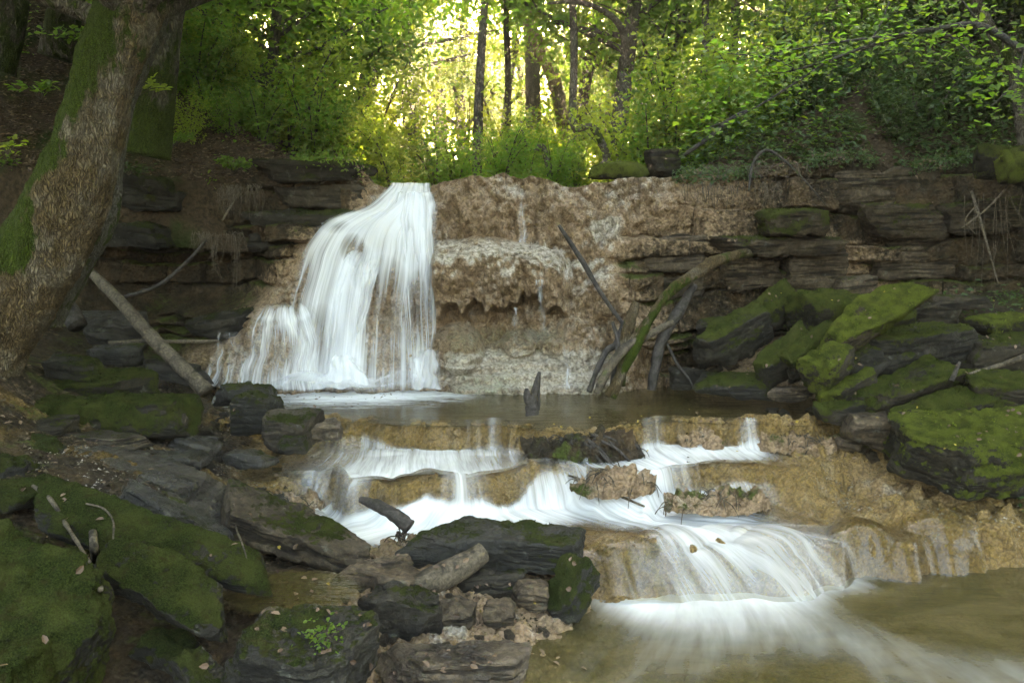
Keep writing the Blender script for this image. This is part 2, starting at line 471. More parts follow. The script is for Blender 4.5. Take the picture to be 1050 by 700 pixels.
M_WETWOOD = mat_wood('wet_dark_wood', c(0.016, 0.014, 0.012), c(0.075, 0.064, 0.056))
M_LEAF = mat_leaf('beech_leaf', c(0.035, 0.075, 0.012), c(0.07, 0.12, 0.02), c(0.22, 0.46, 0.04), 0.6)
M_LEAF_Y = mat_leaf('lime_leaf', c(0.06, 0.10, 0.015), c(0.11, 0.14, 0.02), c(0.46, 0.60, 0.06), 0.62)
M_LEAF_D = mat_leaf('ivy_leaf', c(0.018, 0.05, 0.012), c(0.04, 0.085, 0.022), c(0.08, 0.16, 0.02), 0.3)
M_AUTUMN = mat_leaf('yellow_leaf', c(0.18, 0.12, 0.02), c(0.42, 0.30, 0.05), c(0.3, 0.22, 0.03), 0.25, 0.5)
M_LITTER = mat_leaf('dead_leaf', c(0.06, 0.035, 0.022), c(0.17, 0.11, 0.075), c(0.12, 0.06, 0.02), 0.15, 0.6)
SUN_EL, SUN_AZ = R(23), R(0)
SUN_DIR = np.array([math.sin(SUN_AZ) * math.cos(SUN_EL), math.cos(SUN_AZ) * math.cos(SUN_EL), math.sin(SUN_EL)])
SUN, SKY, EXPOSURE = 5.0, 0.15, 4.45
HAZE = 0.0060
# ================================================================== STREAM BED AND BANKS
POOL, TIER, SHELF, LOW = 0.75, 0.54, 0.29, 0.09        # water levels

def curve_xy(px, py, z):
    p = onz(px, py, z); o = np.argsort(p[:, 0])
    return p[o, 0], p[o, 1]

L1 = curve_xy([260, 330, 420, 500, 545, 600, 660, 700, 760, 850, 900, 960], [433, 432, 436, 437, 440, 448, 436, 433, 435, 437, 436, 430], POOL)
L2 = curve_xy([200, 270, 300, 350, 420, 460, 520, 560, 600, 650, 680, 740, 790, 820, 850, 900, 1000], [500, 498, 495, 492, 494, 496, 490, 478, 484, 486, 482, 478, 482, 488, 480, 470, 470], TIER)
L3 = curve_xy([250, 330, 450, 560, 640, 720, 800, 850, 900, 950, 1000, 1060], [560, 560, 575, 560, 556, 562, 560, 556, 554, 548, 544, 540], SHELF)

def n1d(x, f, o, seed): return noise(np.stack([x * f, 0 * x + o, 0 * x], -1), seed)
def lip1(x): return np.interp(x, *L1) + 0.07 * n1d(x, 2.3, 0, 3) + 0.045 * n1d(x, 6, 0, 9) + 0.03 * n1d(x, 13, 0, 5)
def lip2(x): return np.interp(x, *L2) + 0.16 * n1d(x, 1.9, 5, 4) + 0.08 * n1d(x, 5, 5, 10) + 0.03 * n1d(x, 11, 0, 6)
def lip3(x): return np.interp(x, *L3) + 0.10 * n1d(x, 2.2, 9, 7) + 0.06 * n1d(x, 6, 9, 8)

def stepw3(x):   # how abruptly the last step falls: a chute in the middle, a bluff on the right
    return np.interp(x, [-1.2, 0.2, 0.9, 1.9, 2.3], [0.4, 0.6, 0.65, 0.45, 0.24]) + 0.08 * n1d(x, 3, 2, 12)

DOMES = [(onz(px, py, z), rx, ry, h) for px, py, z, rx, ry, h in [(745, 492, TIER, .46, .30, .07), (300, 505, .5, .25, .18, .07), (440, 500, .5, .30, .16, .05), (560, 490, .5, .26, .2, .06), (350, 498, .5, .16, .12, .05), (690, 566, .2, .24, .22, .07), (790, 566, .22, .28, .22, .08), (740, 552, .27, .2, .16, .05), (880, 548, .3, .22, .24, .10), (960, 540, .3, .30, .28, .12), (1030, 540, .3, .24, .25, .10), (915, 520, .35, .3, .25, .05), (640, 572, .2, .26, .22, .05), (500, 446, .72, .2, .10, .03), (390, 446, .72, .2, .10, .03), (850, 446, .7, .28, .14, .05)]]

def stream(x, y):
    s1, s2, s3 = lip1(x), lip2(x), lip3(x)
    z = LOW - 0.12 + 0.0 * x
    w3 = stepw3(x)
    z = z + (SHELF - LOW + 0.12) * sm(s3 - w3, s3, y)
    w2 = 0.20 + 0.10 * n1d(x, 3.3, 1, 13)
    z = z + (TIER - SHELF) * (0.7 * sm(s2 - w2, s2 + 0.01, y) + 0.3 * sm(s2 - w2 - .10, s2 - w2 + .06, y))
    w1 = 0.15 + 0.07 * n1d(x, 4.1, 1, 14)
    z = z + (POOL - TIER) * sm(s1 - w1, s1 + 0.01, y)
    for (p, rx, ry, h) in DOMES:
        z = z + h * np.clip(1 - ((x - p[0]) / rx) ** 2 - ((y - p[1]) / ry) ** 2, 0, 1) ** .8
    return z

BANK = [  # (px, py, depth) on the dry banks
    (-300, 340, 5.5), (-100, 370, 5.8), (0, 372, 6.0), (60, 388, 6.5), (130, 392, 7.5), (200, 400, 8.2), (100, 380, 8.6), (0, 340, 8.6), (230, 425, 7.2), (60, 430, 6.0), (0, 450, 5.0),
    (150, 440, 6.2), (215, 470, 5.9), (150, 500, 4.7), (60, 510, 4.55), (0, 560, 3.85), (-100, 560, 3.2), (250, 540, 4.95), (200, 600, 4.2), (130, 690, 3.4), (0, 700, 3.1), (300, 600, 4.2),
    (350, 600, 4.35), (300, 660, 3.7), (440, 600, 4.5), (450, 650, 4.1), (560, 600, 4.75), (540, 660, 4.15), (440, 560, 5.0), (560, 570, 5.1),
    (620, 585, 5.25), (640, 600, 5.3), (400, 720, 3.6), (560, 720, 3.85), (600, 680, 4.2),
    (870, 440, 7.0), (900, 470, 6.55), (1000, 500, 6.05), (1060, 535, 5.75), (840, 402, 8.3), (950, 400, 7.6), (1050, 380, 7.5), (900, 335, 8.6), (1050, 330, 8.3), (760, 395, 8.9),
    (980, 540, 5.72), (920, 520, 6.0), (1200, 480, 5.9), (1300, 400, 7), (1200, 580, 5.2), (940, 560, 5.78), (860, 470, 6.55), (830, 455, 6.8)]
P = np.array([at(*b) for b in BANK])
DEEP = np.array([onz(px, py, max(z, .09)) for px, py, z in [
    (330, 405, .75), (500, 420, .75), (700, 420, .75), (790, 420, .75), (420, 465, .53), (560, 465, .53), (700, 465, .53), (340, 480, .53), (300, 480, .53), (350, 520, .30), (400, 525, .27), (500, 535, .27), (650, 535, .27), (760, 540, .27),
    (760, 510, .5), (720, 620, 0), (680, 660, 0), (800, 600, 0), (900, 620, 0), (1050, 620, 0), (1200, 660, 0), (700, 760, 0), (1000, 760, 0), (620, 545, .2), (800, 575, 0.1)]])
DEEP[:, 2] -= 0.30
pts = np.vstack([P, DEEP, [[-9, 0, 2.2], [-9, 9, 3.4], [9, 9, 2.6], [9, 4, 1.2], [-3.5, 0, 1.2], [0, 1.5, -.1], [0, -3, -.2], [5, -3, 0.2], [4.5, 2.0, -.2], [7, 2.5, .6]]])
bankf = RBF(pts[:, :2], pts[:, 2])

def smax(a, b, k):
    h = np.clip(0.5 + 0.5 * (a - b) / k, 0, 1)
    return b * (1 - h) + a * h + k * h * (1 - h)

def ground_smooth(x, y):
    return smax(bankf(x, y), stream(x, y), 0.06)

def ground_z(x, y):
    """terrain height with its lumps (the bed and banks this side of the cliff)"""
    s, b = stream(x, y), bankf(x, y)
    z = smax(b, s, 0.06)
    p = np.stack([x, y, z], -1)
    dry = sm(-0.05, 0.12, b - s)
    z = z + dry * (0.05 * fbm(p * 4, 4, 21) + 0.012 * fbm(p * 30, 3, 22))
    z = z + (1 - dry) * 0.012 * fbm(p * 9, 3, 26)
    return z

def build_bed():
    xs = np.concatenate([np.linspace(-10, -3.6, 60, endpoint=False), np.linspace(-3.6, 4.6, 560), np.linspace(4.65, 10, 45)])
    ys = np.concatenate([np.linspace(-4, 2.6, 24, endpoint=False), np.linspace(2.6, 7.6, 400), np.linspace(7.62, 10.2, 80)])
    X, Y = np.meshgrid(xs, ys)
    Z = ground_z(X, Y)
    s, b = stream(X, Y), bankf(X, Y)
    p = np.stack([X, Y, Z], -1)
    dry = sm(-0.05, 0.12, b - s)
    s1, s2, s3 = lip1(X), lip2(X), lip3(X)
    face = np.maximum.reduce([sm(-.2, -.03, Y - s1) * sm(.12, .0, Y - s1), sm(-.2, -.03, Y - s2) * sm(.10, .0, Y - s2), sm(-.3, -.05, Y - s3) * sm(.06, -.02, Y - s3)])
    # knobbly tufa on lips and on the right-hand shelf
    right = sm(2.0, 2.5, X) * sm(5.3, 5.6, Y) * sm(7.3, 6.9, Y)
    front = sm(-1.2, -0.8, X) * sm(1.2, 0.9, X) * sm(5.3, 5.0, Y) * sm(3.2, 3.6, Y)
    w1, _ = worley(p * np.array([14, 14, 10.]), 31); w2, _ = worley(p * 34, 32); w0, _ = worley(p * np.array([6, 6, 4.]), 33)
    # strip of raised mossy tufa on the pool rim, bare spots of the middle tier
    amt = np.clip(face * 0.9 + right * 0.8 + front * 0.9 + 0.15, 0, 1)
    lump = (0.55 - w0) * 0.075 + (0.5 - w1) * 0.05 + (0.5 - w2) * 0.03 + 0.02 * fbm(p * 26, 3, 34)
    Z = Z + lump * amt + right * ((0.55 - w0) * 0.07 + 0.05 * fbm(p * 3.5, 3, 39))
    wf0, _ = worley(p * np.array([9, 5, 4.]), 36); wf1, _ = worley(p * np.array([24, 14, 11.]), 37)
    Yd = Y - face * ((0.55 - wf0) * 0.11 + (0.5 - wf1) * 0.06 + 0.025 * fbm(p * 22, 3, 38))
    rim = sm(.14, .05, np.abs(Y - s1 - 0.03)) 
    broken = np.clip(fbm(np.stack([X * 2.1, Y * 0 + 3, Y * 0], -1), 3, 44) * 1.5 + 0.5, 0, 1)
    Z = Z + rim * (1 - dry) * (0.008 + 0.035 * broken * sm(-0.2, 0.3, fbm(p * 6, 2, 45)) + 0.05 * sm(1.9, 2.15, X))
    # the pool and lower pool bottoms
    Z = Z - 0.22 * sm(0.12, 0.6, Y - s1) * (1 - dry)
    zs = Z
    right_tuf = np.clip(right + front * 0.6 + face * (1 - dry), 0, 1)
    tufa = np.clip((1 - dry) + 0.9 * right_tuf + sm(-1.3, -0.7, X) * sm(3.0, 3.5, Y) * 0.9 + 0.35 * sm(0.15, 0.4, fbm(p * 2.2, 3, 51)), 0, 1)
    tufa = tufa * (1 - 0.85 * dry * sm(3.0, 3.7, X + 0.3 * fbm(p * 1.5, 2, 57)))
    ochre = np.clip((1 - dry) * 0.75 + face * 0.5 + right * 0.65 + front * 0.1 - 0.3 * sm(0.0, 0.4, fbm(p * 5, 3, 52)), 0, 1)
    pale = np.clip(0.12 + right * 0.10 + front * 0.15 + (1 - dry) * 0.1 + 0.4 * sm(0.1, 0.5, fbm(p * 7, 3, 53)), 0, 0.8)
    moss = dry * (1 - right_tuf) * np.clip(0.05 + 0.7 * fbm(p * 3, 3, 54) + 0.15 * sm(-1.5, -2.5, X) + 0.2 * sm(3.2, 4.0, X), 0, 1)
    wet = np.clip(sm(0.4, 0.0, b - s) + right * 0.8 + 0.3, 0, 1)
    V = np.stack([X, Yd, zs], -1)
    me = mesh('stream_bed', V, grid_faces(*X.shape), dict(tufa=tufa, ochre=ochre, pale=pale, moss=moss, wet=wet, algae=0 * X))
    o = link('stream_bed', me, M_TUFA); tag(o, kind='structure')
    return o
build_bed()

# ---- rest of the ground: valley behind the cliff, sides, out to the horizon
def bank_edge(x):
    """where the banks start behind the top of the cliff"""
    return np.interp(x, [-13, -6.5, -5.2, -4.2, -3.4, -2.6, 2.0, 3.2, 8.0], [8.8, 9.0, 9.25, 9.6, 9.75, 9.8, 9.8, 9.85, 9.85])

def valley(x, y):
    """woodland floor above and beyond the fall"""
    t = np.clip((y - 9.3), 0, None)
    cx = -0.9 + 0.10 * t
    u = x - cx
    left = np.clip(-u - 1.3, 0, None); rightd = np.clip(u - 2.6 - 0.03 * t, 0, None)
    z = 3.02 + 0.035 * t + 0.60 * left ** 1.02 + 0.56 * rightd
    cap = 3.08 + 1.15 * np.clip(y - bank_edge(x), 0, None) + 0.04 * np.clip(np.abs(x) - 2, 0, 6)
    z = np.where(cap < z, cap, z)
    z = np.where(z > 14, 14 + (z - 14) * 0.2, z)
    p = np.stack([x, y, 0 * x], -1)
    return z + sm(-.1, .5, y - bank_edge(x)) * (0.18 * fbm(p * 0.6, 3, 61)) + 0.05 * fbm(p * 2.6, 3, 62)

def build_valley():
    xs = np.concatenate([-np.geomspace(160, 12, 26), np.linspace(-11.5, 13, 150), np.geomspace(13.5, 160, 26)])
    ys = np.concatenate([np.linspace(9.85, 22, 90), np.geomspace(22.4, 220, 50)])
    X, Y = np.meshgrid(xs, ys)
    Z = valley(X, Y)
    V = np.stack([X, Y, Z], -1)
    o = link('woodland_ground', mesh('woodland_ground', V, grid_faces(*X.shape)), M_SOIL); tag(o, kind='structure')
build_valley()

def build_outer():
    # flat woodland out to the horizon behind and beside the camera, below the stream bed
    xs = np.array([-220, -60, -9.9, 9.9, 60, 220.]); ys = np.array([-220., -60, -3.9, 9.9])
    X, Y = np.meshgrid(xs, ys); Z = np.where((np.abs(X) < 10) & (Y > -4), -0.9, 0.4 + 0.015 * np.abs(X)) 
    o = link('forest_floor', mesh('forest_floor', np.stack([X, Y, Z], -1), grid_faces(*X.shape)), M_SOIL); tag(o, kind='structure')
build_outer()

# ================================================================== THE CLIFF
CL = np.array([
    (-60,150,9.2),(40,170,9.3),(100,172,9.6),(200,190,9.9),(270,168,9.8),(330,166,9.65),(375,178,9.6),(400,192,9.75),(440,190,9.6),(510,183,9.45),(580,184,9.4),(650,182,9.5),(720,175,9.65),(800,165,9.75),(900,165,9.8),(1000,160,9.7),(1110,150,9.5),
    (0,300,9.2),(60,260,9.6),(100,260,10.0),(150,330,9.7),(200,260,10.0),(220,320,9.75),(260,220,9.6),(250,290,9.75),(290,200,9.55),(340,200,9.5),(330,240,9.55),(150,395,8.8),(200,395,8.8),(60,395,8.7),(120,360,9.3),(200,350,9.3),
    (390,215,9.5),(430,215,9.4),(345,235,9.35),(320,250,9.3),(400,235,9.3),(440,240,9.25),(310,280,9.2),(380,270,9.12),(440,290,9.1),(300,310,9.1),(350,320,9.05),(400,320,9.03),(290,350,8.9),(285,322,8.8),(265,330,8.8),(245,345,8.8),(300,370,8.72),(260,385,8.6),(220,375,8.7),(350,390,8.85),(400,390,8.8),(380,350,8.95),(440,385,8.9),
    (460,200,9.25),(510,200,9.22),(560,200,9.25),(460,235,9.32),(510,238,9.35),(560,240,9.32),(460,262,9.3),(510,262,9.3),(560,262,9.3),(460,310,9.32),(510,315,9.34),(550,310,9.32),(460,335,9.3),(520,335,9.33),(560,335,9.3),(580,280,9.25),(600,300,9.2),(470,355,9.05),(470,385,8.85),(530,355,9.12),(530,375,8.95),(530,398,8.75),(600,350,9.0),(600,398,8.8),(640,398,8.8),(640,330,9.0),(620,240,9.3),(610,200,9.3),
    (680,210,9.5),(680,280,9.5),(700,330,9.4),(700,400,9.2),(760,200,9.55),(760,300,9.5),(760,400,9.3),(850,230,9.65),(850,330,9.6),(950,200,9.6),(950,260,9.55),(950,330,9.5),(1040,200,9.4),(1040,280,9.35),(1040,360,9.2),(900,415,9.4),(1110,400,9.0)])
cl_depth = RBF(CL[:, :2], CL[:, 2])
TU = np.array([(-60,200,0),(100,250,0),(200,200,0),(200,330,.1),(270,180,0),(330,170,0),(350,200,.1),(270,250,0),(300,210,.05),(375,200,.7),(400,215,1),(310,260,.8),(290,320,1),(200,370,.8),(150,395,.3),(260,380,1),(400,300,1),(440,200,1),(560,200,1),(640,200,1),(700,200,.75),(730,230,.6),(680,290,.2),(650,260,.5),(650,340,.9),(690,340,.5),(720,390,.1),(560,300,1),(560,380,1),(640,395,.9),(800,180,.4),(800,250,.35),(760,330,.3),(870,240,.3),(860,260,.8),(930,280,.35),(950,200,.15),(1050,180,0),(1050,300,.1),(900,350,.2),(990,330,.5),(1110,300,0)])
cl_tufa = RBF(TU[:, :2], TU[:, 2])
TOPX = [-60, 40, 100, 180, 230, 265, 275, 330, 368, 380, 392, 400, 438, 446, 462, 485, 515, 548, 572, 590, 606, 630, 660, 690, 720, 760, 800, 812, 870, 895, 905, 960, 1000, 1050, 1110]
TOPY = [158, 168, 172, 185, 186, 180, 168, 165, 172, 184, 190, 193, 193, 190, 185, 182, 180, 182, 187, 191, 188, 185, 184, 180, 179, 176, 174, 168, 161, 164, 171, 168, 160, 156, 150]

def cliff_bulge(px, py, x, z):
    """extra metres towards the viewer: the drip ledge, its boulder and stepped foot"""
    wob = noise(np.stack([px * 0.02, 0 * px, 0 * px], -1), 71)
    b = np.zeros_like(px)
    ends = sm(438, 452, px) * sm(590, 566, px)
    top = 246 + 5 * wob + 8 * sm(540, 580, px)
    n_lo = noise(np.stack([px * 0.055, 0 * px, 0 * px], -1), 72); n_hi = noise(np.stack([px * 0.17, 0 * px, 0 * px], -1), 73)
    yb = 318 + 14 * n_lo + 11 * n_hi - 12 * sm(520, 575, px)
    roundtop = np.sqrt(np.clip((py - top) / 22, 0, 1))
    b = b + ends * 0.64 * roundtop * (1 - sm(-3, 5, py - yb)) * (1 - 0.25 * sm(270, 320, py))
    r = np.hypot((px - 470) / 27, (py - 357) / 26); b = np.maximum(b, 0.42 * np.sqrt(np.clip(1 - r ** 2, 0, 1)))
    for (cx, cy, rx, ry, a) in [(532, 352, 20, 14, .2), (566, 352, 17, 11, .2), (592, 345, 22, 26, .2), (600, 312, 20, 20, .18), (625, 302, 26, 26, .22), (640, 285, 30, 14, .2), (290, 350, 40, 38, .32), (255, 378, 42, 26, .25), (215, 372, 24, 22, .2), (385, 365, 38, 42, .25), (415, 280, 34, 40, .18), (350, 262, 30, 30, .2), (430, 372, 22, 24, .25), (350, 385, 22, 18, .2), (412, 205, 26, 12, .15)]:
        r = np.hypot((px - cx) / rx, (py - cy) / ry); b = np.maximum(b, a * np.sqrt(np.clip(1 - r ** 2, 0, 1)))
    # stepped foot of the fall
    st = sm(450, 470, px) * sm(650, 600, px) * sm(355, 366, py)
    k = (py - 358 + 2 * wob) / 11.0
    b = b + st * 0.11 * (np.floor(k) + sm(0.0, 0.35, k - np.floor(k)) - k * 0.6)
    # ribbed drapery running down on the right
    rib = sm(575, 600, px) * sm(690, 650, px)
    b = b + rib * 0.10 * noise(np.stack([(px + 0.15 * py) * 0.075, py * 0.008, 0 * px], -1), 74)
    return b

def courses(x, z, seed, lo=0.09, hi=0.42):
    """bedded sandstone: offsets per block and crevices between"""
    rng = np.random.default_rng(seed)
    lv = np.cumsum(np.concatenate([[-0.5], rng.uniform(lo, hi, 40)]))
    p = np.stack([x * 1.0, 0 * x, z * 1.0], -1)
    zz = z + 0.13 * noise(p * 0.7, seed) + 0.035 * noise(p * 3.1, seed + 1) + 0.012 * noise(p * 11, seed + 4) + 0.02 * x
    k = np.clip(np.searchsorted(lv, zz) - 1, 0, 39)
    e = np.minimum(zz - lv[k], lv[np.clip(k + 1, 0, 40)] - zz)
    bl = rng.uniform(0.35, 1.1, 41)[k]; of = rng.uniform(0, 5, 41)[k]
    u = (x + 0.04 * noise(p * 3, seed + 2)) / bl + of; bi = np.floor(u); f = u - bi
    eb = np.minimum(f, 1 - f) * bl
    h = _hash(bi, k.astype(float), 0 * bi, seed); h2 = _hash(0 * bi, k.astype(float), 0 * bi, seed + 5)
    off = 0.30 * (h - 0.5) + 0.24 * (h2 - 0.5)
    crev = 0.20 * sm(0.03, 0.0, e) * (0.1 + 0.9 * h) + 0.14 * sm(0.024, 0.0, eb) * (h > 0.35)
    topedge = sm(0.10, 0.0, lv[np.clip(k + 1, 0, 40)] - zz)
    return off - crev, topedge

def build_cliff():
    PX1 = np.concatenate([np.arange(-230, -20, 3.0), np.arange(-20, 1070, 1.15), np.arange(1070, 1330, 3.0)])
    nv = 250
    top = np.interp(PX1, TOPX, TOPY) + 3.5 * fbm(np.stack([PX1 * 0.06, 0 * PX1, 0 * PX1], -1), 3, 75)
    v = np.linspace(0, 1, nv)[:, None]
    bot = 418.0
    PY = top[None] + v * (bot - top[None]); PX = np.broadcast_to(PX1, PY.shape)
    D = cl_depth(PX, PY)
    V = at(PX, PY, D)
    X, Z = V[..., 0], V[..., 2]
    tu = np.clip(cl_tufa(PX, PY), 0, 1)
    cr, tedge = courses(X, Z, 5)
    rock = 1 - sm(0.45, 0.85, tu)
    p = np.stack([X, 0 * X, Z], -1)
    pw = np.stack([X, V[..., 1] - cliff_bulge(PX, PY, X, Z), Z], -1)
    w0, _ = worley(p * np.array([6, 1, 3.6]), 81); w1, _ = worley(pw * np.array([15, 15, 9.]), 82); w2, _ = worley(pw * np.array([38, 38, 26.]), 83)
    knob = (0.55 - w0) * 0.21 + (0.5 - w1) * 0.13 + (0.5 - w2) * 0.022 + 0.05 * fbm(p * np.array([9, 1, 2.]), 3, 84)
    fine = 0.05 * fbm(pw * 5, 4, 85) + (0.006 + 0.010 * rock) * fbm(pw * 24, 3, 86)
    foot = sm(352, 366, PY) * sm(450, 470, PX) * sm(660, 600, PX)
    out = cliff_bulge(PX, PY, X, Z) + rock * cr + (1 - rock) * knob * (1 - 0.6 * foot) + fine
    # dark undercut on the left
    out = out - 0.35 * sm(120, 160, PX) * sm(285, 250, PX) * sm(235, 245, PY) * sm(330, 300, PY)
    Yv = V[..., 1] - out
    V = np.stack([X, Yv, Z + 0.02 * fbm(pw * 7, 2, 87)], -1)
    # carry the top back into the bank
    nb = 14; back = []
    for j in range(nb, 0, -1):
        s = j / nb
        r = V[0].copy(); r[:, 1] += 1.3 * s + 0.0; hx = r[:, 0]
        r[:, 2] += 0.03 * np.sqrt(s) - 0.12 * s + 0.05 * fbm(np.stack([r[:, 0] * 4, r[:, 1] * 4, 0 * hx], -1), 3, 88) * min(1, s * 5)
        back.append(r)
    Vall = np.concatenate([np.array(back), V], 0)
    ext = lambda a, top=None: np.concatenate([np.repeat((a[:1] if top is None else np.full_like(a[:1], top)), nb, 0), a], 0)
    # where the face leans back towards the sky Y falls quickly going down
    upward = sm(0.002, 0.015, -(np.gradient(Yv, axis=0)))
    upward = (upward + np.roll(upward, 2, 0) + np.roll(upward, -2, 0)) / 3
    left_dark = sm(300, 200, PX)
    moss = rock * (0.55 * upward + 0.45 * tedge * sm(-0.1, 0.3, fbm(p * 1.7, 3, 90)) + 0.35 * fbm(p * 2.4, 3, 91) - 0.05) + 0.25 * rock * sm(180, 165, PY)
    moss = np.clip(moss, 0, 0.9)
    pale = np.clip((1 - rock) * (0.75 * upward * sm(430, 455, PX) * sm(240, 262, PY) * sm(300, 262, PY) + 0.42 * foot + 0.30 * upward + 0.22
                    + 0.6 * sm(600, 610, PX) * sm(650, 630, PX) * sm(190, 200, PY) * sm(262, 235, PY) * sm(-0.1, 0.3, fbm(p * 5, 2, 92)) + 0.3 * fbm(p * 3, 3, 93)), 0, 1)  # paler on upward faces, most on the ledge top, and on the foot
    algae = np.clip(foot * sm(0.0, 0.35, fbm(p * 2.6, 3, 94)) * .5 + 0.5 * sm(375, 335, PY) * sm(330, 345, PY) * sm(455, 470, PX) * sm(600, 560, PX), 0, 0.75)
    wet = np.clip((1 - rock) * 0.35 + foot * 0.35 + 0.1, 0, 1)
    A = dict(tufa=ext(tu), ochre=ext(0 * tu), pale=ext(pale), algae=ext(algae), moss=ext(moss, 0.35), wet=ext(wet))
    o = link('cliff', mesh('cliff', Vall, grid_faces(*Vall.shape[:2]), A), M_TUFA); tag(o, kind='structure')
    return PX1, top, Vall, A
CLIFF = build_cliff()

# leaf-strewn bank that climbs away to the left above the ledges
def build_left_bank():
    xs = np.linspace(-13, -2.2, 140); tt = np.linspace(0, 1, 40)
    X, T = np.meshgrid(xs, tt)
    E = np.minimum(bank_edge(X), 9.8)
    Y = E + T * (9.9 - E)
    V = np.stack([X, Y, valley(X, Y)], -1)
    V = np.concatenate([V[:1] + np.array([0, 0.12, -0.8]), V], 0); X = V[..., 0]
    o = link('leafy_bank', mesh('leafy_bank', V, grid_faces(*X.shape)), M_SOIL); tag(o, kind='structure')
build_left_bank()
# ================================================================== ROCKS
def box_dirs(a, b, cc, n):
    """points over a box surface, grid per face (n = cells on the longest side), welded later"""
    dims = np.array([a, b, cc]); m = dims.max()
    Vs, Fs, off = [], [], 0
    for ax in range(3):
        u, v = [(1, 2), (2, 0), (0, 1)][ax]
        nu = max(4, int(round(n * dims[u] / m))) + 1; nv = max(4, int(round(n * dims[v] / m))) + 1
        # equal-angle spacing keeps cells even once rounded
        for sgn in (-1, 1):
            gu, gv = np.meshgrid(np.linspace(-1, 1, nu), np.linspace(-1, 1, nv))
            q = np.zeros(gu.shape + (3,)); q[..., ax] = sgn; q[..., u] = gu; q[..., v] = gv
            f = grid_faces(nv, nu)
            if sgn < 0: f = f[:, ::-1]
            Vs.append(q.reshape(-1, 3)); Fs.append(f + off); off += q.size // 3
    V = np.vstack(Vs); F = np.vstack(Fs)
    key = np.round(V * 4096).astype(np.int64)
    _, idx, inv = np.unique(key, axis=0, return_index=True, return_inverse=True)
    return V[idx], inv.ravel()[F]

def rock_shape(L, W, T, seed, n=40, chips=7, sharp=0.5, rough=1.0, taper=0.0):
    chips += 3
    rng = np.random.default_rng(seed)
    q, F = box_dirs(L, W, T, n)
    h = np.array([L, W, T]) / 2
    p = q * h
    d = unit(p)
    # intersection of half-spaces: six slightly tilted sides plus chipped corners
    N, C = [], []
    for ax in range(3):
        for s in (-1, 1):
            v = rng.normal(0, 0.13, 3) * np.array([1, 1, 1]) ; v[ax] = s
            v = v / h * h[ax]; v = v / np.linalg.norm(v)
            N.append(v); C.append(h[ax] * rng.uniform(0.86, 1.04) * abs(v[ax]))
    for k in range(chips):
        s = np.sign(rng.normal(size=3)); wts = rng.uniform(0.15, 1, 3)
        if rng.random() < 0.5: wts[rng.integers(3)] *= 0.15
        v = s * wts / h; v /= np.linalg.norm(v)
        N.append(v); C.append((np.abs(v) * h).sum() * rng.uniform(0.62, 0.88))
    N = np.array(N); C = np.array(C)
    t = (d @ N.T) / C[None]
    k = 14 + 30 * sharp
    r = 1 / (np.power(np.clip(t, 1e-3, None), k).sum(1) ** (1 / k))
    p = d * r[:, None]
    if taper:
        p[:, 1:] *= (1 - taper * p[:, :1] / h[0])
    S = (L * W * T) ** (1 / 3)
    o = rng.uniform(0, 50, 3)
    nz = 0.12 * fbm(p / S * 1.6 + o, 3, seed) + 0.085 * fbm(p / S * 4.5 + o, 3, seed + 1)
    bed = fbm(np.stack([p[:, 0] * 0.6, p[:, 1] * 0.6, p[:, 2] * 5.5], -1) / S + o, 3, seed + 2)
    nz = nz + 0.10 * bed * (1 - np.abs(d[:, 2]))
    ridge = -0.05 * np.clip(0.12 - np.abs(noise(p / S * 2.4 + o, seed + 5)), 0, 1) / 0.12 * sharp
    p = p + d * ((nz + ridge) * S * 0.8 * rough)[:, None] + d * (0.010 * fbm(p * 40 + o, 3, seed + 3) + 0.022 * S ** .5 * fbm(p * 13 + o, 3, seed + 4))[:, None]
    return p, F

def vnormals(V, F):
    n = np.zeros_like(V)
    fn = np.cross(V[F[:, 2]] - V[F[:, 0]], V[F[:, 3]] - V[F[:, 1]])
    for k in range(4): np.add.at(n, F[:, k], fn)
    return unit(n)

def fuzz(name, parent, Vw, Nw, F, dens, length, moss, mat, rng, thr=0.45, minz=-0.35):
    """short moss shoots standing on the mossy faces (a part of its rock)"""
    a = Vw[F]; fc = a.mean(1)
    area = 0.5 * np.linalg.norm(np.cross(a[:, 2] - a[:, 0], a[:, 3] - a[:, 1]), axis=1)
    fm = moss[F].mean(1); fn = unit(Nw[F].mean(1))
    cam = unit(np.array([0, 0, CAM_Z]) - fc)
    wgt = area * sm(thr - 0.2, thr + 0.2, fm) * ((fn * cam).sum(1) > -0.35) * (fn[:, 2] > minz)
    tot = wgt.sum()
    if tot <= 0: return None
    n = int(min(60000, tot * dens))
    if n < 30: return None
    k = rng.choice(len(F), n, p=wgt / tot)
    u, v = rng.random((n, 1)), rng.random((n, 1))
    q = F[k]
    bl = lambda A: (A[q[:, 0]] * (1 - u) + A[q[:, 1]] * u) * (1 - v) + (A[q[:, 3]] * (1 - u) + A[q[:, 2]] * u) * v
    P = bl(Vw); Nn = unit(bl(Nw))
    up = unit(Nn + rng.normal(0, 0.55, (n, 3)) + np.array([0, 0, 0.15]))
    s = unit(np.cross(up, rng.normal(size=(n, 3))))
    patch = 0.55 + 0.7 * np.clip(noise(P * 14, 3) * 0.5 + 0.5, 0, 1)
    ln = (length * rng.uniform(0.5, 1.3, n) * patch)[:, None]
    wd = ln * 0.34
    b = P - Nn * 0.003
    Vv = np.stack([b - s * wd, b + s * wd, b + up * ln], 1).reshape(-1, 3)
    Ff = np.arange(3 * n).reshape(-1, 3)
    M = np.array(parent.matrix_world.inverted())
    Vl = Vv @ M[:3, :3].T + M[:3, 3]
    o = link(name, mesh(name, Vl, Ff, smooth=False), mat, parent); o['kind'] = 'stuff'
    return o

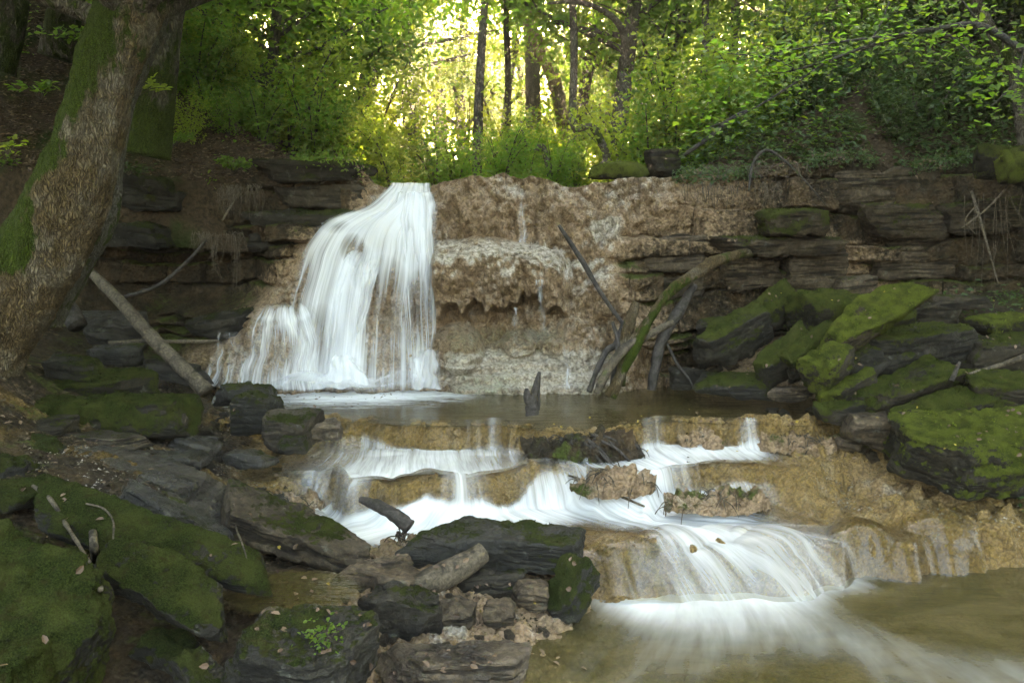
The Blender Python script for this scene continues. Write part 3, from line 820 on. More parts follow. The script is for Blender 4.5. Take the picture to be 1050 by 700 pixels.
ROCKS = []
def rock(label, cat, p1, p2, tpx, w, roll=0, moss=0.5, tint=0.2, wet=0.2, seed=None, sharp=0.5, chips=7, name='boulder', group=None, fz=1.0, n=None, taper=0.0, yellow=False, rough=1.0, dz=0.0):
    if seed is None: seed = 100 + len(ROCKS)
    A, B = at(*p1), at(*p2)
    X = B - A; L = np.linalg.norm(X); X = X / L
    up = np.array([0, 0, 1.0]); Y = np.cross(up, X); Y /= np.linalg.norm(Y); Z = np.cross(X, Y)
    a = R(roll); Y, Z = Y * math.cos(a) + Z * math.sin(a), Z * math.cos(a) - Y * math.sin(a)
    d = 0.5 * (p1[2] + p2[2]); T = tpx / FPX * d
    if n is None: n = int(np.clip(L / d * FPX / 3.2, 22, 80))
    V, F = rock_shape(L, w, T, seed, n, chips, sharp, rough, taper)
    Rm = np.stack([X, Y, Z], 1); Cn = (A + B) / 2 + np.array([0, 0, dz])
    Vw = V @ Rm.T + Cn
    N = vnormals(V, F) @ Rm.T
    pr = 0.55 * N[:, 2] + 0.60 * fbm(Vw * 2.6, 3, 17) + 0.45 * fbm(Vw * 8, 3, 18) - (0.08 if p1[0] > 690 else 0.04)
    m = np.clip((moss - 0.5) * 1.6 + 0.22 + pr, 0, 1) if moss > 0 else np.zeros(len(V))
    if moss > 0.3 and d < 7.6:
        c1, _ = worley(Vw * 22, 7); c2, _ = worley(Vw * 55, 8)
        g = sm(.35, .6, m) * ((.55 - c1) * .014 + (.5 - c2) * .009 + .012 * fbm(Vw * 16, 3, 9))
        V = V + vnormals(V, F) * g[:, None]; Vw = V @ Rm.T + Cn; N = vnormals(V, F) @ Rm.T
    me = mesh(name, V, F, dict(moss=m))
    o = link(name, me, M_ROCK)
    Mx = Matrix.Identity(4)
    for i in range(3):
        for j in range(3): Mx[i][j] = float(Rm[i, j])
        Mx[i][3] = float(Cn[i])
    o.matrix_world = Mx
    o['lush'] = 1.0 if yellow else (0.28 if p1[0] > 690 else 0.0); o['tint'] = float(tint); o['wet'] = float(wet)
    tag(o, label, cat, group)
    ROCKS.append((o, Vw, N, F))
    if moss > 0.3 and fz:
        ln = max(0.009, 0.0030 * d)
        rng = np.random.default_rng(seed)
        fuzz('moss', o, Vw, N, F, fz * 0.26 / (ln * ln), ln, m, M_FUZZ_Y if yellow else (M_FUZZ if p1[0] > 690 else M_FUZZ_SHADE), rng)
    return o

# ---- left foreground
rock('huge moss-covered boulder filling the bottom left corner', 'boulder', (-120, 590, 3.2), (92, 690, 2.98), 135, .62, 24, .74, 0, .1, 201, .5, n=190)
rock('long mossy slab sloping down beside the huge corner boulder', 'rock slab', (48, 516, 4.0), (272, 592, 3.9), 26, .29, 26, .60, .06, .2, 202, .7, n=170)
rock('shorter mossy slab tucked under the long sloping slab', 'rock slab', (92, 562, 3.6), (234, 640, 3.52), 32, .25, 26, .60, .06, .2, 203, .7, n=150)
rock('dark rounded boulder with a green sprouting plant on top, at the bottom edge', 'boulder', (240, 676, 3.3), (380, 678, 3.25), 92, .5, 6, .45, .05, .35, 204, .35, n=130)
rock('bright mossy stone cut off by the lower left corner', 'boulder', (-40, 700, 2.65), (42, 700, 2.65), 66, .3, 0, .95, 0, 0, 205, .4)
rock('thin upright mossy stone left of the sprouting boulder', 'rock', (186, 668, 3.3), (222, 712, 3.2), 30, .16, 0, .55, .1, .4, 206, .7)
rock('dry grey-brown slab reaching into the water left of the driftwood', 'rock slab', (230, 524, 4.65), (378, 576, 4.6), 40, .40, 10, .22, .45, .1, 207, .7, n=80)
rock('long olive-mossed block lying level below the leaning tree', 'rock slab', (-20, 426, 6.0), (198, 427, 6.1), 38, .45, 8, .72, .15, .1, 208, .7, n=80)
rock('mossy slab behind the long olive-mossed block', 'rock slab', (18, 401, 6.6), (152, 396, 6.7), 30, .5, 8, .78, .1, .1, 209, .6)
rock('plain grey squared block under the long olive-mossed block', 'rock', (-4, 443, 5.6), (76, 444, 5.6), 28, .3, 0, .2, .15, .1, 210, .9)
rock('flat brown-edged slab right of the plain grey squared block', 'rock slab', (72, 451, 5.6), (144, 454, 5.6), 17, .35, 0, .3, .35, .3, 211, .7)
rock('wide wet slab strewn with pale shell grit on the left bank', 'rock slab', (34, 468, 5.2), (225, 512, 5.1), 30, .55, 6, .06, .2, .8, 212, .6, n=80)
rock('dark green boulder at the left end of the upper pool', 'boulder', (238, 424, 6.6), (288, 425, 6.6), 40, .34, 0, .5, 0, .5, 213, .5)
rock('low dark green rock behind the boulder at the left pool end', 'rock', (224, 403, 7.2), (284, 403, 7.2), 20, .4, 0, .55, 0, .5, 214, .5)
rock('squared green-brown block on the spit between pool and middle cascade', 'rock', (270, 443, 6.2), (328, 441, 6.2), 42, .34, 4, .42, .3, .3, 215, .8)
rock('small green wedge leaning on the squared block of the spit', 'rock', (286, 455, 6.0), (316, 455, 6.0), 18, .14, 0, .5, .1, .4, 216, .8)
rock('round wet brown stone at the tip of the spit', 'stone', (320, 440, 6.25), (350, 442, 6.25), 20, .2, 0, 0, .8, .7, 217, .2)
rock('wet grey wedge streaked with white grit beside the spit', 'rock', (178, 452, 6.0), (224, 468, 5.9), 24, .26, 0, .08, .1, .9, 218, .9)
rock('flat black wet rock between the wedge and the grit-strewn slab', 'rock', (150, 469, 5.6), (215, 473, 5.6), 14, .3, 0, .12, .05, .9, 219, .7)
rock('narrow black wet ridge of stone above the long sloping slab', 'rock', (128, 503, 4.4), (236, 562, 4.4), 22, .22, 10, .22, 0, .9, 220, .7)
rock('mossy lump on the left edge under the squared grey block', 'rock', (-30, 484, 4.7), (32, 490, 4.7), 42, .35, 0, .6, 0, .4, 221, .5)
rock('low moss cushion stone above the huge corner boulder', 'rock', (-20, 508, 4.3), (52, 508, 4.2), 22, .4, 0, .8, .05, .2, 222, .4)
rock('flat grey stone lying in the hollow behind the leaning log', 'rock', (84, 333, 8.2), (150, 338, 8.3), 28, .5, 12, .08, .12, .5, 223, .8)
rock('small wet slab with a white streak on the left bank', 'rock', (146, 486, 5.0), (196, 505, 4.95), 12, .2, 6, 0, .1, 1.0, 224, .9)
# ---- centre foreground
rock('large dark wet slab beside the driftwood in the middle', 'rock slab', (436, 553, 4.9), (604, 566, 4.85), 46, .42, 6, .36, .02, .6, 231, .55, n=90)
rock('upright green stone at the right end of the large dark slab', 'rock', (570, 632, 4.5), (604, 578, 4.6), 36, .28, 10, .55, .05, .5, 232, .8)
rock('angular dark green rock in front of the large dark slab', 'rock', (368, 630, 4.15), (455, 632, 4.15), 62, .34, 0, .48, .12, .4, 233, .8, taper=.25, n=60)
rock('small mossy stone under the large dark slab', 'rock', (466, 601, 4.62), (536, 596, 4.62), 27, .24, 4, .5, .15, .3, 234, .7)
rock('tan crusted stone wedged left of the angular green rock', 'rock', (352, 588, 4.45), (432, 602, 4.4), 30, .3, 4, .05, .95, .3, 235, .5)
rock('small brown cube-like stone right of the angular green rock', 'stone', (450, 632, 4.25), (488, 630, 4.25), 28, .18, 0, 0, .7, .3, 236, .8)
rock('brown stone under the small mossy stone', 'stone', (496, 628, 4.3), (530, 626, 4.3), 24, .18, 0, 0, .8, .3, 237, .7)
rock('brown stone beside the foot of the upright green stone', 'stone', (526, 606, 4.5), (562, 612, 4.5), 30, .2, 0, 0, .85, .3, 238, .6)
rock('broad wet tan boulder at the bottom edge right of the sprouting boulder', 'boulder', (392, 694, 3.6), (545, 696, 3.62), 64, .5, -4, .04, .75, .8, 239, .3, n=70)
rock('tan crusted stone at the end of the dry grey-brown slab', 'rock', (380, 584, 4.55), (420, 580, 4.55), 22, .2, 0, 0, .95, .3, 240, .6)
# ---- right-hand tumble of slabs
rock('sunlit slab with yellow-green moss leaning up to the right', 'rock slab', (842, 362, 6.95), (934, 298, 7.35), 30, .36, 24, .85, .5, .0, 251, .85, n=80, yellow=True)
rock('mossy chock stone under the tip of the sunlit slab', 'rock', (834, 390, 6.85), (868, 362, 6.95), 34, .3, 14, .7, .2, .1, 252, .7, yellow=True)
rock('grey-green slab leaning against the right cliff nearest the pool', 'rock slab', (720, 366, 8.0), (788, 326, 8.25), 42, .36, 18, .5, .1, .2, 253, .7, n=60)
rock('mossy block standing behind the grey-green leaning slab', 'rock slab', (764, 342, 8.45), (814, 300, 8.6), 32, .36, 14, .78, .1, .1, 254, .7)
rock('mossy slab leaning right of the grey-green slab', 'rock slab', (780, 386, 7.7), (834, 346, 7.85), 30, .32, 18, .66, .1, .2, 255, .7)
rock('low flat mossy rock at the right pool edge', 'rock', (714, 394, 7.9), (794, 394, 7.85), 22, .4, 4, .5, .05, .4, 256, .6)
rock('green mound of rock behind the sunlit slab', 'boulder', (818, 326, 8.1), (884, 320, 8.3), 44, .5, 8, .85, .1, 0, 257, .4)
rock('bare tan-grey triangular block against the cliff above the sunlit slab', 'rock', (856, 303, 8.6), (898, 297, 8.6), 34, .3, 0, .25, .6, 0, 258, .9, taper=.3)
rock('big dark mossy slab right of the sunlit slab', 'rock slab', (884, 370, 7.3), (1000, 344, 7.5), 46, .5, 12, .62, .08, .2, 259, .75, n=70)
rock('long tilted mossy slab in front of the big dark mossy slab', 'rock slab', (868, 422, 6.75), (976, 384, 6.9), 36, .38, 18, .68, .25, .1, 260, .8, n=75)
rock('smooth green-topped slab tilted beside the large flat boulder', 'rock slab', (914, 446, 6.4), (1010, 402, 6.6), 32, .34, 14, .66, .35, .1, 261, .7, n=70)
rock('large flat boulder with lime-green moss at the right edge', 'boulder', (926, 464, 6.0), (1100, 452, 6.1), 62, .8, 16, .68, .15, .1, 262, .45, n=90, yellow=True)
rock('mossy stone tipped with yellow at the pool corner', 'rock', (838, 412, 6.85), (894, 388, 6.95), 28, .3, 14, .72, .2, .1, 263, .7, yellow=True)
rock('square mossy block under the bare branch at the right edge', 'rock', (988, 368, 7.2), (1080, 362, 7.25), 36, .45, 8, .55, .2, .1, 264, .8)
rock('broad mossy slab on the right edge above the large flat boulder', 'rock slab', (990, 396, 6.7), (1090, 404, 6.65), 30, .5, 8, .6, .2, .1, 265, .7)
rock('slab capped with a bright moss cushion on the right edge', 'rock slab', (996, 337, 7.8), (1080, 337, 7.8), 24, .4, 6, .72, .15, .1, 266, .7, yellow=True)
rock('small grey block behind the big dark mossy slab', 'rock', (932, 323, 8.1), (978, 322, 8.1), 26, .3, 0, .3, .2, .1, 267, .9)
rock('thin flat slab against the right cliff foot', 'rock slab', (945, 311, 8.5), (1015, 309, 8.5), 14, .4, 0, .3, .3, .1, 268, .8)
rock('tan block with a green end face at the pool outlet', 'rock', (868, 440, 6.55), (922, 440, 6.5), 36, .35, 8, .25, .8, .2, 269, .85)
rock('small dark stone between the leaning slabs and the pool', 'rock', (806, 384, 7.6), (836, 372, 7.65), 20, .25, 8, .5, .1, .3, 270, .6)
rock('moss-dark rock in the gap under the right edge slabs', 'rock', (1000, 425, 6.55), (1080, 430, 6.5), 34, .4, 0, .4, .05, .2, 271, .6)
rock('pale stone at the foot of the pool corner stone', 'stone', (790, 404, 7.6), (835, 402, 7.5), 14, .25, 0, .1, .8, .4, 272, .5)
# ---- blocks of the right cliff
rock('thick moss-topped block jutting from the right cliff', 'rock', (780, 228, 9.16), (850, 228, 9.16), 27, .5, 6, .82, .5, 0, 281 , 1.2, name='ledge_block', chips=4, rough=1.35)
rock('wide overhanging ledge right under the thick moss-topped block', 'rock slab', (736, 254, 9.26), (864, 250, 9.26), 20, .5, 4, .45, .55, 0, 282 , 1.2, name='ledge_block', chips=4, rough=1.35)
rock('rounded brown block below the wide overhanging ledge', 'rock', (800, 282, 9.41), (866, 280, 9.41), 46, .4, 0, .18, .7, 0, 283, .5, name='ledge_block', chips=4, rough=1.35)
rock('dull brown block left of the rounded brown block', 'rock', (740, 282, 9.46), (800, 282, 9.51), 40, .35, 0, .12, .75, 0, 284 , 1.2, name='ledge_block', chips=4, rough=1.35)
rock('moss-capped course block beside the cleft in the right cliff', 'rock', (884, 230, 9.56), (960, 229, 9.56), 33, .4, 4, .48, .55, 0, 285 , 1.2, name='ledge_block', chips=4, rough=1.35)
rock('big brown course block beneath the moss-capped course block', 'rock', (894, 268, 9.66), (968, 267, 9.66), 44, .35, 0, .2, .65, 0, 286 , 1.2, name='ledge_block', chips=4, rough=1.35)
rock('greenish course block at the right end of the upper cliff', 'rock', (962, 222, 9.56), (1060, 218, 9.46), 36, .4, 4, .5, .4, 0, 287 , 1.2, name='ledge_block', chips=4, rough=1.35)
rock('pale-streaked upper course block below the cliff brow', 'rock', (852, 194, 9.81), (950, 192, 9.76), 40, .35, 2, .2, .7, 0, 288 , 1.2, name='ledge_block', chips=4, rough=1.35)
rock('moss-grown block on the cliff brow at the far right', 'boulder', (998, 166, 8.9), (1062, 166, 8.9), 30, .45, 4, .78, .1, 0, 289, .5)
rock('vivid green cushion rock at the right picture edge on the brow', 'boulder', (1022, 174, 8.4), (1080, 172, 8.4), 30, .35, 0, .98, .1, 0, 290, .3, yellow=True)
rock('low moss-green slab lying on the brow right of the fall', 'rock slab', (604, 177, 9.75), (662, 173, 9.75), 16, .5, 6, .95, .1, 0, 291, .5, yellow=True)
rock('dark cube of rock with moss on the brow beside the low moss-green slab', 'rock', (663, 166, 9.7), (697, 166, 9.7), 30, .35, 2, .5, .15, 0, 292, .9)
rock('brown hanging block beside the draped tufa', 'rock', (646, 262, 9.56), (724, 258, 9.61), 34, .35, 0, .25, .7, .1, 293 , 1.2, name='ledge_block', chips=4, rough=1.35)
rock('dark recessed block under the brown hanging block', 'rock', (650, 296, 9.61), (722, 292, 9.61), 26, .3, 0, .15, .5, .1, 294 , 1.2, name='ledge_block', chips=4, rough=1.35)
# ---- ledges of the left cliff
rock('long mossy cap ledge on top of the left cliff by the fall', 'rock slab', (268, 176, 9.66), (374, 177, 9.66), 22, .6, 4, .62, .15, 0, 301 , 1.2, name='ledge_block', chips=4, rough=1.35)
rock('layered grey course under the long mossy cap ledge', 'rock', (284, 200, 9.71), (372, 200, 9.71), 26, .4, 0, .2, .3, .1, 302 , 1.2, name='ledge_block', chips=4, rough=1.35)
rock('dark mossy ledge over the left hollow', 'rock slab', (250, 226, 9.46), (362, 222, 9.51), 18, .5, 4, .45, .08, .2, 303 , 1.2, name='ledge_block', chips=4, rough=1.35)
rock('jutting dark course beneath the mossy ledge of the left hollow', 'rock', (256, 246, 9.66), (330, 244, 9.71), 22, .4, 0, .25, .05, .2, 304 , 1.2, name='ledge_block', chips=4, rough=1.35)
rock('mossy block at the top of the left hollow behind the tree', 'rock', (118, 205, 9.66), (196, 206, 9.76), 22, .5, 4, .5, .05, .1, 305 , 1.2, name='ledge_block', chips=4, rough=1.35)
rock('tilted dark block low behind the leaning tree', 'rock', (112, 236, 9.46), (176, 246, 9.56), 24, .5, 4, .4, .05, .1, 306 , 1.2, name='ledge_block', chips=4, rough=1.35)
rock('moss-streaked stone high beside the tree trunk', 'rock', (126, 186, 9.56), (182, 196, 9.66), 18, .4, 4, .6, .05, .1, 307, .6, name='ledge_block', chips=4, rough=1.35)
rock('dim rock at the foot of the left hollow', 'boulder', (196, 338, 9.1), (262, 326, 9.2), 24, .5, 4, .4, .1, .2, 308, .5)

# ---- further slabs of the left bank and of the right-hand tumble
rock('dark wet slab tipped towards the pool below the long olive-mossed block', 'rock slab', (96, 478, 5.3), (178, 486, 5.35), 16, .4, 8, .2, .02, .95, 321, .8)
rock('black wet slab half under the wide grit-strewn slab', 'rock slab', (52, 500, 4.75), (140, 522, 4.7), 18, .34, 10, .15, .0, .95, 322, .8)
rock('mossy dark slab at the left edge above the moss cushion stone', 'rock slab', (-30, 462, 5.1), (60, 470, 5.1), 22, .4, 8, .55, .02, .4, 323, .7)
rock('slanting wet ledge between the narrow black ridge and the dry grey-brown slab', 'rock slab', (188, 520, 4.75), (246, 548, 4.7), 20, .3, 10, .15, .1, .9, 324, .8)
rock('brown stone with wet face under the dry grey-brown slab', 'rock', (292, 592, 4.45), (344, 604, 4.4), 24, .22, 0, .08, .5, .7, 325, .6)
rock('dark mossy stone by the foot of the great leaning tree', 'rock', (52, 376, 6.6), (104, 382, 6.6), 22, .3, 4, .5, .02, .2, 326, .6)
rock('dull flat stone behind the pale leaning log near the pool', 'rock', (150, 376, 7.7), (204, 384, 7.7), 16, .3, 4, .3, .1, .4, 327, .7)
rock('damp rock hiding in the shade left of the pale leaning log', 'rock', (92, 362, 7.6), (142, 366, 7.6), 22, .3, 4, .3, .02, .5, 328, .7)
rock('wet dark stone on the mud below the green wedge of the spit', 'stone', (236, 468, 5.85), (276, 474, 5.8), 16, .2, 0, .2, .05, .8, 329, .6)
rock('mossy stone filling the gap under the short mossy slab', 'rock', (150, 654, 3.5), (196, 676, 3.45), 28, .2, 6, .5, .02, .5, 330, .7)
rock('small mossy slab propped on the big dark mossy slab', 'rock slab', (886, 340, 7.6), (940, 326, 7.7), 16, .25, 14, .7, .1, .1, 331, .9)
rock('narrow green slab lying between the sunlit slab and the leaning slabs', 'rock slab', (806, 372, 7.35), (850, 340, 7.5), 16, .22, 18, .75, .1, .1, 332, .9)
rock('lichen-grey slab edge showing above the square mossy block', 'rock slab', (958, 348, 7.7), (1010, 350, 7.65), 14, .3, 8, .4, .2, .1, 333, .9)
rock('mossy wedge at the foot of the long tilted mossy slab', 'rock', (836, 424, 6.75), (880, 420, 6.75), 20, .22, 10, .6, .2, .2, 334, .8)
rock('dark stone slotted beneath the smooth green-topped slab', 'rock', (900, 446, 6.5), (948, 452, 6.45), 20, .22, 6, .3, .1, .3, 335, .8)
rock('small tan stone on the grit right of the pool outlet', 'stone', (858, 452, 6.6), (884, 456, 6.58), 14, .14, 0, 0, .8, .3, 336, .6)
rock('thin mossy slab lying on the right edge block', 'rock slab', (1006, 352, 7.35), (1068, 346, 7.35), 12, .3, 8, .65, .1, .1, 337, .9)
rock('fallen mossy block at the foot of the brown cliff course', 'rock', (890, 316, 8.4), (934, 310, 8.4), 22, .3, 8, .6, .15, .1, 338, .8)
rock('low shaded block beside the root tangle at the cliff foot', 'rock', (688, 386, 8.4), (726, 388, 8.4), 20, .3, 4, .3, .1, .3, 339, .8)
rock('squared mossy stone behind the grey-green leaning slab', 'rock', (716, 340, 8.7), (752, 334, 8.7), 22, .3, 6, .5, .15, .1, 340, .9)
rock('added dark mossy stone blocking light in the gap under the middle of the sunlit slab', 'rock', (852, 380, 7.02), (898, 366, 7.12), 26, .34, 8, .5, .05, .2, 341, .8)  # added stone: keeps sun from slipping under the slab onto the pool
# ================================================================== WATER
def flat_water(name, xs, ys, zf, foamf, coverf, uvf, mat):
    X, Y = np.meshgrid(xs, ys)
    Z = zf(X, Y)
    V = np.stack([X, Y, Z], -1)
    me = mesh(name, V, grid_faces(*X.shape), dict(foam=np.clip(foamf(X, Y), 0, 1), cover=np.clip(coverf(X, Y), 0, 1)), uv=uvf(X, Y).reshape(-1, 2))
    o = link(name, me, mat); tag(o, kind='structure')
    return o

M_POOL = mat_water('pool_water', c(0.62, 0.56, 0.40), c(0.10, 0.075, 0.03), 0.55, 0.10, (3, 10, 1))
M_LOWER = mat_water('lower_pool_water', c(0.66, 0.58, 0.34), c(0.120, 0.095, 0.042), 0.66, 0.16, (6, .8, 1), 0.55)
M_FLOW = mat_water('shallow_flow', c(0.90, 0.84, 0.70), c(0.30, 0.24, 0.14), 0.10, 0.14, (1, 1, 1), 0.8)

def scatter_rbf(lst, z):
    p = np.array([onz(a, b, z) for a, b, _ in lst]); return RBF(p[:, :2], [q[2] for q in lst])

# upper pool
uf = scatter_rbf([(290,408,.5),(330,402,1.0),(380,396,1.0),(430,397,1.0),(330,409,.85),(390,409,.9),(440,408,.7),(280,404,.8),(470,400,.5),(520,404,.12),(600,404,.05),(700,410,0),(800,415,0),(350,415,.45),(420,412,.4),(300,425,.1),(380,428,.08),(460,425,.05),(560,425,0),(700,430,0),(840,430,0),(480,412,.2),(250,430,0)], POOL)
flat_water('upper_pool_water', np.linspace(-3.2, 3.9, 240), np.linspace(6.5, 9.5, 130), lambda x, y: POOL + 0.012 + 0 * x, uf,
           lambda x, y: sm(-0.10, -0.02, y - lip1(x)), lambda x, y: np.stack([x, y], -1), M_POOL)

# shallow water running over the tiers
FL = [(340,468,TIER,.3),(400,470,TIER,.5),(460,472,TIER,.55),(520,470,TIER,.35),(560,472,TIER,.3),(600,472,TIER,.1),(680,468,TIER,.6),(720,470,TIER,.6),(770,468,TIER,.6),(820,472,TIER,.1),(880,485,.5,.05),
    (260,480,TIER,.1),(300,482,TIER,.15),(340,482,TIER,.35),(400,484,TIER,.6),(460,484,TIER,.55),(520,480,TIER,.35),(560,478,TIER,.3),(680,478,TIER,.65),(720,474,TIER,.5),(780,480,TIER,.3),
    (340,535,SHELF,.5),(400,532,SHELF,.8),(450,532,SHELF,.7),(520,532,SHELF,.68),(580,530,SHELF,.64),(640,530,SHELF,.66),(700,532,SHELF,.6),(740,530,SHELF,.6),(790,530,.3,.2),(840,530,.32,.15),(900,520,.35,.05),(980,520,.35,0),
    (400,552,.25,.7),(560,547,.25,.5),(640,552,.24,.45),(690,555,.22,.62),(740,560,.2,.56),(790,560,.2,.42),(830,560,.2,.3),(880,560,.2,0),(960,556,.2,0),(1040,556,.2,0),
    (610,572,.1,.05),(650,575,.1,.05),(690,578,.1,.48),(740,578,.1,.52),(800,578,.1,.5),(840,576,.1,.35),(620,595,.03,.02),(680,595,.03,.45)]
ff0 = RBF(np.array([onz(a, b, z)[:2] for a, b, z, _ in FL]), [q[3] for q in FL])
F1 = np.array([(300,.1),(330,.2),(360,.05),(400,.12),(440,.05),(480,.2),(505,.3),(530,.1),(545,0),(655,0),(662,.25),(676,.34),(690,.08),(730,.1),(745,.1),(756,.05),(766,.36),(776,.36),(790,0),(900,0)])
F2 = np.array([(270,.1),(320,.5),(335,.35),(360,.5),(380,.3),(410,.12),(440,.15),(470,.6),(490,.4),(510,.2),(540,.32),(565,.3),(590,.5),(602,.6),(612,.1),(640,.1),(655,.8),(668,.75),(690,.6),(715,.3),(740,.12),(800,.05),(840,0)])
def ff(x, y):
    s1, s2 = lip1(x), lip2(x)
    f = ff0(x, y)
    m1 = sm(-.17, -.12, y - s1) * sm(.10, .0, y - s1); m2 = sm(-.20, -.14, y - s2) * sm(.07, -.03, y - s2)
    g1 = np.interp(525 + FPX * x / np.maximum(y, 1), F1[:, 0], F1[:, 1]); g2 = np.interp(525 + FPX * x / np.maximum(y, 1), F2[:, 0], F2[:, 1])
    f = f * (1 - m1) + m1 * g1; f = f * (1 - m2) + m2 * g2 * .78
    return f * sm(.15, -.02, y - s1)
def flow_cover(x, y):
    s1, s2, s3 = lip1(x), lip2(x), lip3(x)
    b = bankf(x, y) - stream(x, y)
    n = fbm(np.stack([x * 3, y * 3, 0 * x], -1), 3, 131)
    cov = sm(0.03, -0.05, b + 0.05 * n)
    p = np.stack([x, y], -1)
    # bare tufa: the bluff on the right and the dry crest right of the middle
    bare = sm(2.05, 2.35, x + 0.25 * n) * sm(5.45, 5.6, y)
    bare2 = sm(.42, .2, np.hypot((x - 0.62) / 0.75, (y - 5.25) / 0.55)) 
    debris = sm(.5, .3, np.hypot((x - 0.68) / 1.05, (y - 6.75) / 0.30))
    lipbare = np.clip(sm(-.2, -.1, y - s1) * sm(.08, 0, y - s1) + sm(-.22, -.12, y - s2) * sm(.06, 0, y - s2), 0, 1) * sm(.5, .1, ff(x, y))
    return cov * (1 - 0.75 * lipbare) * (1 - 0.93 * bare) * (1 - 0.85 * bare2) * (1 - debris) * sm(s1 + 0.16, s1 + 0.02, y)
def flow_z(x, y):
    n = 0.006 * fbm(np.stack([x * 6, y * 6, 0 * x], -1), 3, 132)
    s1, s2, s3 = lip1(x), lip2(x), lip3(x)
    lipup = 0.012 * (sm(-.22, -.02, y - s1) * sm(.05, .0, y - s1) + sm(-.22, -.02, y - s2) * sm(.05, 0, y - s2))
    return stream(x, y + 0.03) + 0.030 + n + 3.0 * lipup + 0.02 * sm(LOW + 0.15, LOW - 0.1, stream(x, y))
def flow_uv(x, y):
    # strands: across = x mostly, along = y; fan out below the last lip
    a = x * 14 + 0.9 * np.sin(y * 2.0) + 1.2 * noise(np.stack([x * 1.2, y * 1.2, 0 * x], -1), 133)
    q = sm(5.95, 5.5, y)
    th = np.arctan2(x - 0.3, 6.6 - y) * 11
    return np.stack([a * (1 - q) + th * q, y * 1.2 + 0.1 * x], -1)
flat_water('cascade_water', np.linspace(-2.4, 3.2, 420), np.linspace(4.75, 7.25, 260), flow_z, ff, flow_cover, flow_uv, M_FLOW)

# lowest pool
LOWZ = LOW
lf = scatter_rbf([(560,560,.5),(620,600,.2),(600,625,.15),(625,612,.55),(660,618,.75),(690,600,.35),(740,590,.85),(800,590,.9),(850,592,.65),(720,620,.55),(780,620,.55),(700,650,.3),(760,650,.4),(830,640,.35),(880,620,.08),(930,600,0),(1000,600,0),(1050,620,0),(900,660,.25),(960,675,.3),(1040,690,.3),(700,690,.22),(800,690,.2),(620,680,.2),(980,640,.05),(1050,660,.08),(850,690,.12),(640,640,.3),(950,720,.2),(700,760,.1),(600,720,.2)], LOW)
SRC = onz(690, 548, LOW)
def lower_uv(x, y):
    th = np.arctan2(x - SRC[0] + 0.10 * (y - SRC[1]) ** 2, SRC[1] + 0.5 - y); r = np.hypot(x - SRC[0], y - SRC[1])
    return np.stack([th * 0.9, r], -1)
flat_water('lower_pool_water', np.linspace(-0.8, 7.5, 300), np.concatenate([np.linspace(-3, 2.6, 30, endpoint=False), np.linspace(2.6, 6.2, 180)]), lambda x, y: LOW + 0.006 * fbm(np.stack([x * 1.5, y * 2.5, 0 * x], -1), 3, 134) + 0.03 * sm(.7, 0, np.hypot((x - 1.0) / 1.0, y - 5.35)), lf,
           lambda x, y: 1 + 0 * x, lower_uv, M_LOWER)

# wet hollows on the left bank
def puddle(label_name, cx, cy, z, rx, ry):
    p0 = onz(cx, cy, z)
    flat_water(label_name, p0[0] + np.linspace(-rx, rx, 40), p0[1] + np.linspace(-ry, ry, 40), lambda x, y: z + 0 * x, lambda x, y: 0.05 + 0 * x,
               lambda x, y: sm(1, .8, np.hypot((x - p0[0]) / rx, (y - p0[1]) / ry)), lambda x, y: np.stack([x, y], -1), M_POOL)
_g = float(ground_z(np.array([at(300, 600, 4.2)[0]]), np.array([4.2]))[0])
puddle('puddle_water', 300, 606, _g + 0.03, .38, .3)

